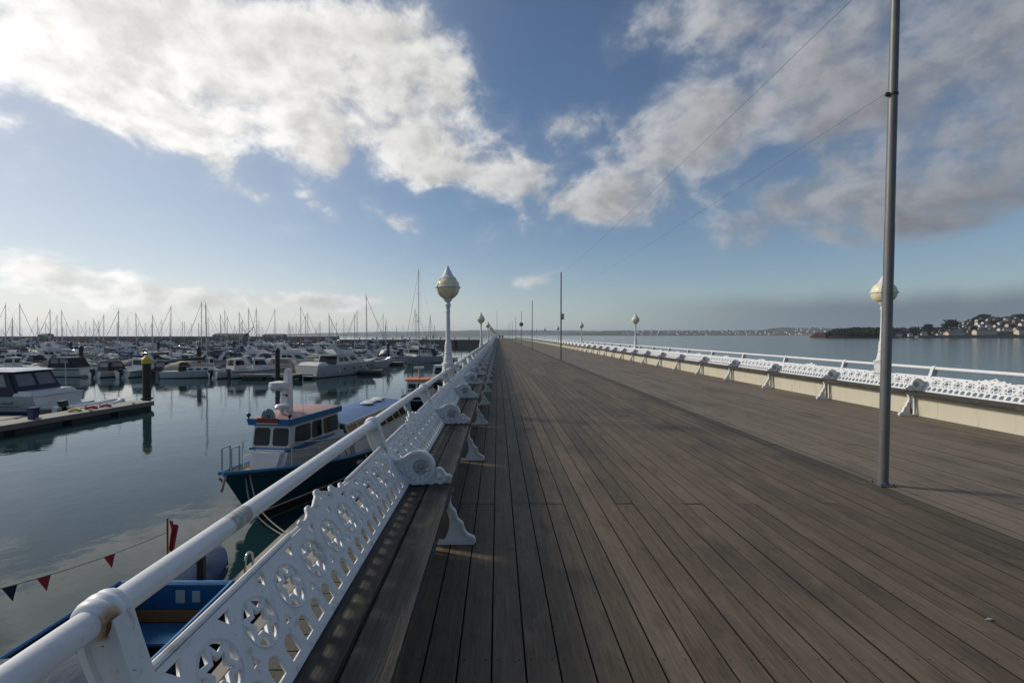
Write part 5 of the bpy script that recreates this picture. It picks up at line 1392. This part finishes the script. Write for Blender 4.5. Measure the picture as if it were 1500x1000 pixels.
# kinds for the rows behind
PROTO = []
def proto(fn, label, wt, sail=False):
    PROTO.append([fn, label, wt, sail, None])
N_, W_ = 'boot_blue', 'gel_white'
proto(lambda: cruiser('motor_cruiser', 8.0, 2.8, 'canvas_navy'), 'white motor cruiser with navy canopy', 4)
proto(lambda: cruiser('motor_cruiser', 9.0, 3.0, 'canvas_white', (W_, N_, W_)), 'white motor cruiser with pale canopy', 4)
proto(lambda: cruiser('motor_cruiser', 7.4, 2.7, 'canvas_black', (W_, 'boot_dark', 'gel_black')), 'white motor cruiser with black canopy', 4)
proto(lambda: cruiser('motor_cruiser', 8.4, 2.8, 'canvas_blue', ('gel_navy', N_, W_)), 'navy hulled motor cruiser with blue canopy', 1)
proto(lambda: cruiser('motor_cruiser', 7.6, 2.7, 'canvas_red', (W_, 'boot_red', 'gel_red')), 'white motor cruiser with red canopy', .7)
proto(lambda: flybridge('motor_yacht', 10.5, 3.5), 'white flybridge motor yacht', 2.5)
proto(lambda: cuddy('outboard_boat', 6.0, 2.3), 'small white wheelhouse boat with outboard', 2.5)
proto(lambda: covered('covered_boat', 6.5, 2.4, 'canvas_navy'), 'white boat under a navy cover', 1.5)
proto(lambda: covered('covered_boat', 6.8, 2.4, 'canvas_beige'), 'white boat under a beige cover', .12)
proto(lambda: yacht('sailing_yacht', 9.5, 3.0, 10.0, 'canvas_blue'), 'white sailing yacht with blue sail cover', 4, True)
proto(lambda: yacht('sailing_yacht', 10.5, 3.2, 11.2, 'canvas_navy', (W_, 'boot_red', W_)), 'white sailing yacht with navy sail cover', 4, True)
proto(lambda: yacht('sailing_yacht', 8.5, 2.8, 8.8, 'canvas_beige', ('gel_cream', N_, W_)), 'cream sailing yacht with beige sail cover', 2, True)
proto(lambda: yacht('sailing_yacht', 9.0, 2.9, 9.6, 'canvas_black', ('gel_navy', 'boot_red', W_)), 'navy sailing yacht with black sail cover', 1.5, True)
def from_proto(i):
    p_ = PROTO[i]
    if p_[4] is None: p_[4] = p_[0](); return p_[4]
    return copy_tree(p_[4])
r4 = random.Random(21)
taken = []
def marina(i, x, y, head, lab, grp):
    o = from_proto(i); place(o, x, y, head); s_ = r4.uniform(.80, .98); o.scale = (s_, s_, s_ * r4.uniform(.95, 1.06)); tag(o, lab, 'boat', grp)
# masts that stand out against the sky, placed first (x, y along the pier, kind)
for x, y, i, lab in ((-91, 100, 10, 'white sailing yacht with a tall mast, far at left'), (-66.5, 88, 9, 'white sailing yacht with tall mast behind the outboard boats'), (-53.0, 88, 10, 'white sailing yacht, left one of the close pair of tall masts'), (-50.0, 92, 9, 'white sailing yacht, right one of the close pair of tall masts'),
                     (-40.0, 88.5, 10, 'white sailing yacht with tall mast above the tall black pile'), (-45.8, 110, 10, 'white sailing yacht with mast right of the tall black pile'), (-30.5, 108, 9, 'white sailing yacht with mast behind the big motor yacht'), (-27, 118, 10, 'white sailing yacht with mast left of the tallest mast')):
    marina(i, x, y, r4.choice((-88, 92, 95, -84)), lab, 'sailing yachts with tall masts'); taken.append((x, y))
rows = [(62, 'second'), (68, 'third'), (74.5, 'fourth'), (82, 'x'), (90, 'x'), (99, 'x'), (109, 'x'), (120, 'x'), (132, 'x'), (146, 'x'), (162, 'x'), (180, 'x'), (202, 'x'), (228, 'x'), (256, 'x')]
mot = [i for i, p_ in enumerate(PROTO) if not p_[3]]; sai = [i for i, p_ in enumerate(PROTO) if p_[3]]
for ri, (yy, nm) in enumerate(rows):
    x = -1.06 * yy - 2; xr = (-.26 if yy < 72 else -.20 if yy < 90 else -.125) * yy; k = 0
    while x < xr:
        sail = r4.random() < (.12 if yy < 85 else .40)
        pool = sai if sail else mot
        i = r4.choices(pool, [PROTO[j][2] for j in pool])[0]
        y = yy + r4.uniform(-1.4, 1.4)
        if all(abs(x - a_) > 5 or abs(y - b_) > 2.8 for a_, b_ in taken):
            hd_ = r4.choice((-90, 90)) + r4.uniform(-9, 9) if r4.random() < .68 else r4.choice((0, 180)) + r4.uniform(-14, 14)
            k += 1
            ang = -x / yy
            where = 'towards the left edge' if ang > .80 else 'left of the mast pair' if ang > .62 else 'beyond the small sailing yacht' if ang > .46 else 'in line with the ferry'
            lab = f'{PROTO[i][1]}, {ORD[min(k - 1, 19)]} in the marina\'s {nm} row' if ri < 3 else f'{PROTO[i][1]} far in the marina, {where}'
            marina(i, x, y, hd_, lab, 'boats in the rows of the marina')
            taken.append((x, y))
            x += 7.9 if abs(math.sin(R(hd_))) > .7 else 4.0
        else: x += 2
        x += r4.uniform(0, .4) + max(0, yy - 110) * r4.uniform(0, .05)
# walkways between the rows
for ri, yy in enumerate((58.8, 78.4, 94.5, 126, 170)):
    pontoon('walkway_pontoon', (-1.05 * yy, yy), (-.24 * yy, yy), 1.6, ['floating walkway behind the marina\'s front row', 'floating walkway behind the marina\'s third row', 'floating walkway in the middle of the marina', 'floating walkway in the far half of the marina', 'farthest floating walkway of the marina'][ri], 'walkways of the marina', cleats=False)
pontoon('finger_pontoon', (-27.5, 51.8), (-19.6, 52.6), 1.2, 'short pontoon at the big motor yacht\'s stern'); pontoon('finger_pontoon', (-19.5, 76.5), (-14.8, 75.4), 1.4, 'short pontoon with a black pile left of the tall-masted yacht')

# ------------------------------------------------------------------ harbour walls
def wall(name, a_, b_, wid, h, lab, m_='stone_wall', parapet=0, seg=6.0):
    a_, b_ = Vector((*a_, 0)), Vector((*b_, 0)); d_ = b_ - a_; ln = d_.length
    r = empty(name, a_, math.atan2(d_.y, d_.x))
    n_ = int(ln / seg)
    MB().hexa([(0, -wid / 2 - .4, -1), (ln, -wid / 2 - .4, -1), (ln, wid / 2 + .4, -1), (0, wid / 2 + .4, -1)], [(0, -wid / 2, h), (ln, -wid / 2, h), (ln, wid / 2, h), (0, wid / 2, h)]).build('wall_body', m_, r)
    MB().box(-.1, -wid / 2 - .15, h + .004, ln + .1, wid / 2 + .15, h + .25).build('coping', 'concrete', r)
    if parapet: MB().box(0, wid / 2 - .6, h + .254, ln, wid / 2, h + parapet).build('parapet', m_, r)
    for i in range(n_):
        if i % 2 == 0: MB().box(i * seg + 1, -wid / 2 - .55, -.6, i * seg + 1.5, -wid / 2 - .02, h - .3).build('timber_fender', 'subdeck', r)
    tag(r, lab, 'wall')
wall('harbour_wall', (-66, 205), (-6.5, 200), 5, 2.55, 'brown stone harbour wall meeting the pier at right')
wall('breakwater', (-420, 330), (-100, 300), 8, 2.9, 'long low breakwater closing the marina at left', parapet=.9, seg=16)
for k, x in enumerate((-58, -51, -44, -37, -30, -24, -18, -12)):
    r = empty('bollard', (x, 203.2, 2.8)); MB().lathe([(.22, 0), (.20, .1), (.16, .5), (.26, .65), (.26, .8), (.1, .9)], seg=10).build('post', 'iron_dark', r, 40)
    tag(r, 'small dark bollard on top of the brown harbour wall', 'bollard', 'bollards on the harbour wall')
for k, x in enumerate((-27, -21.4, -40)):
    person(x, 202 + (k % 2), 2.8, 1.72, ['cloth_dark', 'cloth_blue', 'cloth_dark'][k], ['person standing on the harbour wall between the two tallest bollards', 'person on the harbour wall closer to the pier', 'person on the harbour wall farther from the pier'][k])
# low buildings and a crane on the breakwater
def shed(x, y, z, w_, d_, h_, lab, wallm='concrete', roofm='roof_slate', rz=0):
    r = empty('harbour_building', (x, y, z), rz)
    wl = MB().box(-w_ / 2, -d_ / 2, 0, w_ / 2, d_ / 2, h_).build('wall', wallm, r)
    MB().hexa([(-w_ / 2 - .3, -d_ / 2 - .3, h_ + .004), (w_ / 2 + .3, -d_ / 2 - .3, h_ + .004), (w_ / 2 + .3, d_ / 2 + .3, h_ + .004), (-w_ / 2 - .3, d_ / 2 + .3, h_ + .004)], [(-w_ / 2 + .5, -.2, h_ + 1.1), (w_ / 2 - .5, -.2, h_ + 1.1), (w_ / 2 - .5, .2, h_ + 1.1), (-w_ / 2 + .5, .2, h_ + 1.1)]).build('roof', roofm, r)
    for i in range(int(w_ / 3.2)): MB().box(-w_ / 2 + 1 + i * 3.2, -d_ / 2 - .03, .4, -w_ / 2 + 2.0 + i * 3.2, -d_ / 2 - .004, h_ - .3).build('window', 'glass_dark', wl)
    tag(r, lab, 'building')
shed(-172, 312, 3.15, 20, 7, 1.5, 'long low building on the breakwater left of the jib'); shed(-142, 308, 3.15, 13, 6, 1.2, 'lower building on the breakwater right of the jib'); shed(-297, 318, 3.15, 6, 5, 1.6, 'small dark hut alone on the breakwater at left')
r = empty('harbour_crane', (-160, 309, 3.15)); MB().box(-.6, -.6, 0, .6, .6, 2.4).build('base', 'iron_dark', r); MB().tube([(0, 0, 2.2), (4.6, 0, 7.0)], [.3, .12], 6).tube([(0, 0, 2.2), (-1.6, 0, 4.6), (4.4, 0, 6.8)], .09, 5).tube([(0, 0, 2.4), (-3.6, 0, 6.0)], .15, 5).build('jib', 'iron_dark', r, 50)
tag(r, 'dark lattice jib rising beside the breakwater buildings', 'crane')
# ------------------------------------------------------------------ land across the bay
from mathutils import noise as mn
def ridge(name, prof, y0, depth, m_, step, rough, seed, kind='structure', shore=None, lowf=.004, skew=0):
    """terrain: profile of (x, crest height), shore at y0, rising inland over depth"""
    xs = []; x = prof[0][0]
    while x <= prof[-1][0]: xs.append(x); x += step
    def H(x):
        for (a_, ha), (b_, hb) in zip(prof, prof[1:]):
            if a_ <= x <= b_: u = (x - a_) / (b_ - a_); u = u * u * (3 - 2 * u); return ha + (hb - ha) * u
        return 0
    vs_ = [0, .02, .06, .14, .26, .40, .56, .74, .9, 1.0]; hs = [0, .10, .18, .33, .55, .74, .9, 1.0, .92, .6]
    mb = MB(); vv = []
    for x in xs:
        h = H(x)
        sy = y0 + (shore(x) if shore else 0) + mn.noise(Vector((x * lowf, seed, 0))) * depth * .10
        for v, k in zip(vs_, hs):
            n_ = mn.fractal(Vector((x * lowf * 3, v * depth * lowf * 3, seed)), 1.0, 2.0, 5)
            vv.append((x * (1 + skew * v * depth / y0), sy + v * depth, -2 + (h * k * (1 + rough * n_)) + (2.2 if v else 0)))
    m2 = len(vs_); fs = []
    for i in range(len(xs) - 1):
        for j in range(m2 - 1): fs.append((i * m2 + j, (i + 1) * m2 + j, (i + 1) * m2 + j + 1, i * m2 + j + 1))
    o = mb.add(vv, fs).build(name, m_, None, 60); tag(o, kind=kind)
    def at(x, v):
        i = min(max(int((x - xs[0]) / step), 0), len(xs) - 2)
        for j in range(m2 - 1):
            if vs_[j] <= v <= vs_[j + 1]:
                u = (v - vs_[j]) / (vs_[j + 1] - vs_[j]); p0 = Vector(vv[i * m2 + j]); p1 = Vector(vv[i * m2 + j + 1]); return p0.lerp(p1, u)
        return Vector(vv[i * m2])
    return at
ridge('far_headland', [(-3300, 0), (-3050, 18), (-2400, 34), (-1500, 52), (-700, 60), (-100, 74), (300, 78), (900, 70), (1350, 66), (1600, 40)], 6200, 900, 'hill_far', 40, .10, 1.0, lowf=.0012)
ridge('far_hills', [(1000, 20), (1400, 60), (1900, 64), (2600, 58), (3300, 66), (4200, 50)], 5400, 900, 'hill_far', 40, .12, 5.0, lowf=.0012)
town = ridge('town_hillside', [(560, 2), (760, 30), (1100, 42), (1500, 40), (1850, 46), (2150, 36), (2350, 40), (2600, 70), (2900, 64), (3300, 40)], 3700, 900, 'hill_town', 25, .14, 9.0, lowf=.0022)
mb = MB().add([(1500, 3655, .15), (2900, 3500, .15), (2900, 3760, 3.0), (1500, 3760, 3.0)], [(0, 1, 2, 3)]); tag(mb.build('beach', 'sand'), kind='structure')
near_h = ridge('wooded_shore', [(519, 1), (526, 9), (560, 11), (640, 11), (685, 13), (715, 20), (765, 34), (828, 38), (950, 40), (1200, 36)], 760, 340, 'hill_near', 6, .10, 13.0, lowf=.010, skew=1.0)
# red cliff and sea wall along that shore
ridge('red_cliff', [(522, 0), (527, 8), (560, 9.5), (590, 8), (612, 7.5), (632, 4), (650, 0)], 751, 60, 'red_cliff', 3, .25, 3.0, lowf=.03)
r = empty('sea_wall', (0, 0, 0)); MB().hexa([(655, 752, -1), (1400, 744, -1), (1400, 752, -1), (655, 760, -1)], [(655, 753.5, 3.4), (1400, 745.5, 3.4), (1400, 752, 3.4), (655, 760, 3.4)]).build('wall_body', 'stone_wall', r); MB().hexa([(655, 753.3, 3.41), (1400, 745.3, 3.41), (1400, 746.3, 3.41), (655, 754.3, 3.41)], [(655, 753.3, 4.3), (1400, 745.3, 4.3), (1400, 746.3, 4.3), (655, 754.3, 4.3)]).build('parapet', 'concrete', r)
tag(r, 'dark sea wall below the houses across the bay', 'wall')
# houses
HM = {}
def house_me(w_, d_, h_, wm, rm, win=True):
    k = (w_, d_, h_, wm, rm)
    if k not in HM:
        a_ = MB().box(-w_ / 2, -d_ / 2, -3, w_ / 2, d_ / 2, h_)
        g = h_ + d_ * .34
        a_.add([(-w_ / 2, -d_ / 2, h_), (-w_ / 2, d_ / 2, h_), (-w_ / 2, 0, g), (w_ / 2, -d_ / 2, h_), (w_ / 2, d_ / 2, h_), (w_ / 2, 0, g)], [(0, 1, 2), (3, 5, 4)])
        if win:
            for fl in range(max(1, int(h_ / 2.8))):
                for i in range(max(2, int(w_ / 3))): a_.box(-w_ / 2 + (i + .28) * w_ / max(2, int(w_ / 3)), -d_ / 2 - .04, .9 + fl * 2.8, -w_ / 2 + (i + .72) * w_ / max(2, int(w_ / 3)), -d_ / 2 - .01, 2.2 + fl * 2.8, 1)
        wme = a_.mesh('wall', [wm, 'glass_dark'])
        e = .4; sl_ = .34 * 2
        rme = MB().add([(-w_ / 2 - e, -d_ / 2 - e, h_ - e * sl_ + .05), (w_ / 2 + e, -d_ / 2 - e, h_ - e * sl_ + .05), (w_ / 2 + e, 0, g + .1), (-w_ / 2 - e, 0, g + .1), (-w_ / 2 - e, d_ / 2 + e, h_ - e * sl_ + .05), (w_ / 2 + e, d_ / 2 + e, h_ - e * sl_ + .05),
                        (-w_ / 2 - e, -d_ / 2 - e, h_ - e * sl_ + .3), (w_ / 2 + e, -d_ / 2 - e, h_ - e * sl_ + .3), (w_ / 2 + e, 0, g + .35), (-w_ / 2 - e, 0, g + .35), (-w_ / 2 - e, d_ / 2 + e, h_ - e * sl_ + .3), (w_ / 2 + e, d_ / 2 + e, h_ - e * sl_ + .3)],
                       [(0, 3, 2, 1), (3, 4, 5, 2), (6, 7, 8, 9), (9, 8, 11, 10), (0, 1, 7, 6), (4, 10, 11, 5), (0, 6, 9, 3), (3, 9, 10, 4), (1, 2, 8, 7), (2, 5, 11, 8)]).box(w_ * .25, -.5, g - .6, w_ * .25 + .9, .5, g + 1.6, 0).mesh('roof', rm)
        HM[k] = (wme, rme)
    return HM[k]
def house(p_, w_, d_, h_, wm, rm, lab, grp, rz=0):
    a_, b_ = house_me(w_, d_, h_, wm, rm)
    r = empty('house', p_, rz); link('wall', a_, r); link('roof', b_, r); tag(r, lab, 'house', grp)
r5 = random.Random(5)
SZ = [(6, 5, 3.4), (8, 5.5, 3.6), (5.5, 5, 3.8), (11, 5.5, 3.6)]
spots = []
for row, (v, x0, x1, gap) in enumerate(((.12, 690, 900, 12), (.24, 702, 900, 12), (.36, 708, 910, 11), (.50, 716, 910, 12), (.64, 735, 910, 13), (.06, 600, 720, 15), (.16, 590, 690, 20), (.34, 600, 690, 24))):
    x = x0
    while x < x1:
        xx = x + r5.uniform(-5, 5); p_ = near_h(xx, v)
        w_, d_, h_ = r5.choice(SZ)
        wm = r5.choices(['house_white', 'house_cream', 'house_brick'], [8, 2, .6] if v > .1 else [4, 3, 2])[0]; rm = r5.choice(['roof_slate', 'roof_tile', 'roof_slate', 'roof_slate'])
        cn = {'house_white': 'white', 'house_cream': 'cream', 'house_brick': 'brick'}[wm]; rn = 'slate' if rm == 'roof_slate' else 'red tiled'
        lab = (f'{cn} house with {rn} roof ' + ('just above the sea wall across the bay' if v <= .07 else 'among the trees left of the open hillside' if x1 < 730 and v > .07 else 'low on the hillside across the bay' if v < .2 else 'halfway up the hillside across the bay' if v < .45 else 'high on the hillside across the bay'))
        house((p_.x, p_.y, p_.z), w_, d_, h_, wm, rm, lab, 'houses on the hillside across the bay', r5.uniform(-.5, .35))
        spots.append((p_.x, p_.y)); x += gap * r5.uniform(.75, 1.35)
# large pale terrace blocks low on the right
for x, w_, lab in ((722, 26, 'long pale terrace above the sea wall, left one'), (770, 34, 'long pale terrace above the sea wall, middle one'), (826, 32, 'long pale terrace above the sea wall, right one')):
    p_ = near_h(x, .05); house((p_.x, p_.y, p_.z), w_, 8, 4.6, 'house_cream', 'roof_slate', lab, 'terraces above the sea wall', .02)
for v, n_, hz in ((.03, 46, 7), (.08, 36, 7), (.18, 30, 7), (.30, 26, 7), (.42, 22, 7)):
    for i in range(n_):
        x = r5.uniform(880 if v > .1 else 1050, 2750) if v < .3 else r5.uniform(1000, 2800)
        p_ = town(x, v); w_, d_, h_ = r5.choice([(18, 12, 8), (26, 12, 10), (34, 14, 9), (14, 11, 8)])
        if v < .05: w_ *= 1.5
        wm = r5.choices(['house_white', 'house_cream'], [6, 4])[0]; rm = r5.choice(['roof_slate', 'roof_tile'])
        u = x / p_.y
        house((p_.x, p_.y, p_.z), w_, d_, h_, wm, rm, ('white' if wm == 'house_white' else 'cream') + ' block of the far town, ' + ('along the beach' if v < .05 else 'on the lower slope' if v < .2 else 'on the upper slope') + (', left of the second bay lamp' if u < .281 else ', right of the second bay lamp' if u < .42 else ', near the sandy beach'), 'far town across the bay', r5.uniform(-.2, .2))
# woods: one mass of leaf clumps, with a few trees that stand out
def clump(mb, c, s_, n_, rg):
    for _ in range(n_):
        d_ = Vector((rg.gauss(0, 1), rg.gauss(0, 1), rg.gauss(0, 1))); d_.normalize()
        p_ = Vector(c) + Vector((d_.x * s_[0], d_.y * s_[1], d_.z * s_[2])) * rg.uniform(.55, 1.05)
        a_ = Vector((rg.gauss(0, 1), rg.gauss(0, 1), rg.gauss(0, 1))).normalized(); b_ = d_.cross(a_)
        if b_.length < .1: continue
        b_.normalize(); q_ = rg.uniform(.16, .34) * (s_[0] + s_[2]) / 2
        c2 = d_ * q_ * .4
        mb.add([p_ - a_ * q_ - b_ * q_ * .7, p_ + a_ * q_ - b_ * q_ * .5 + c2, p_ + a_ * q_ * .8 + b_ * q_ * .8, p_ - a_ * q_ * .7 + b_ * q_ + c2], [(0, 1, 2), (0, 2, 3)])
r6 = random.Random(11)
wood = MB()
def tree_ok(x, y): return all(abs(x - a_) > 7.5 or not (-13 < b_ - y < 30) or False for a_, b_ in spots)
for _ in range(2100):
    x = r6.uniform(524, 1000); v = r6.choice((.03, .07, .12, .2, .3, .42, .55, .7))
    if x > 705 and v < .62 and r6.random() < .35: continue
    if x > 640 and v < .05: continue
    p_ = near_h(x, v)
    near_house = any(abs(p_.x - a_) < 6.5 and -3 < b_ - p_.y < 25 for a_, b_ in spots)
    if near_house: continue
    s_ = r6.uniform(3.2, 6.0) if x < 640 or v > .6 else r6.uniform(2.0, 4.6)
    clump(wood, (p_.x, p_.y, p_.z + s_ * .75), (s_, s_, s_ * .95), 34, r6)
tag(wood.build('woodland', 'leaves_dark'), 'dark woodland along the shore across the bay', 'wood', kind='stuff')
def tree(x, v, hgt, wid, lab):
    p_ = near_h(x, v); r = empty('tree', (p_.x, p_.y, p_.z))
    tr = MB().tube([(0, 0, -1), (.2, 0, hgt * .35), (-.1, .2, hgt * .6)], [.5, .38, .2], 8)
    for k in range(5): a_ = k * 1.3; tr.tube([(0, 0, hgt * (.3 + .06 * k)), (math.cos(a_) * wid * .3, math.sin(a_) * wid * .3, hgt * (.5 + .07 * k))], [.2, .07], 6)
    tr.build('trunk', 'bark', r, 60)
    cr = MB()
    for k in range(11):
        a_ = r6.uniform(0, 6.28); q_ = r6.uniform(.1, .62) * wid / 2
        clump(cr, (math.cos(a_) * q_, math.sin(a_) * q_, hgt * r6.uniform(.42, .86)), (wid * .26, wid * .26, hgt * .15), 60, r6)
    cr.build('crown', 'leaves_dark', r); tag(r, lab, 'tree', 'trees standing out across the bay')
tree(712, .24, 22, 24, 'tall round dark tree left of the white hillside houses'); tree(681, .30, 16, 20, 'dark round tree right of the closest pole across the bay'); tree(664, .12, 13, 16, 'lower dark tree beside the round one behind the pole'); tree(556, .40, 11, 22, 'dark tree on top of the red cliff'); tree(770, .72, 13, 24, 'dark tree on the hilltop skyline, left one'); tree(820, .72, 12, 28, 'dark tree on the hilltop skyline, right one')

# ------------------------------------------------------------------ air over the bay
hz_ = MB().box(-9900, -3200, -6, 9900, 11300, 112).build('haze', 'gel_white')
hz_.data.materials.clear()
hm_ = bpy.data.materials.new('haze_air'); hm_.use_nodes = True
nt_ = hm_.node_tree; nt_.nodes.clear()
pv = nt_.nodes.new('ShaderNodeVolumePrincipled'); pv.inputs['Color'].default_value = (.82, .90, 1.0, 1); pv.inputs['Density'].default_value = 9e-5; pv.inputs['Anisotropy'].default_value = .3
ou = nt_.nodes.new('ShaderNodeOutputMaterial'); nt_.links.new(pv.outputs[0], ou.inputs['Volume'])
hz_.data.materials.append(hm_); tag(hz_, 'thin pale haze over the whole bay', 'haze', kind='stuff')
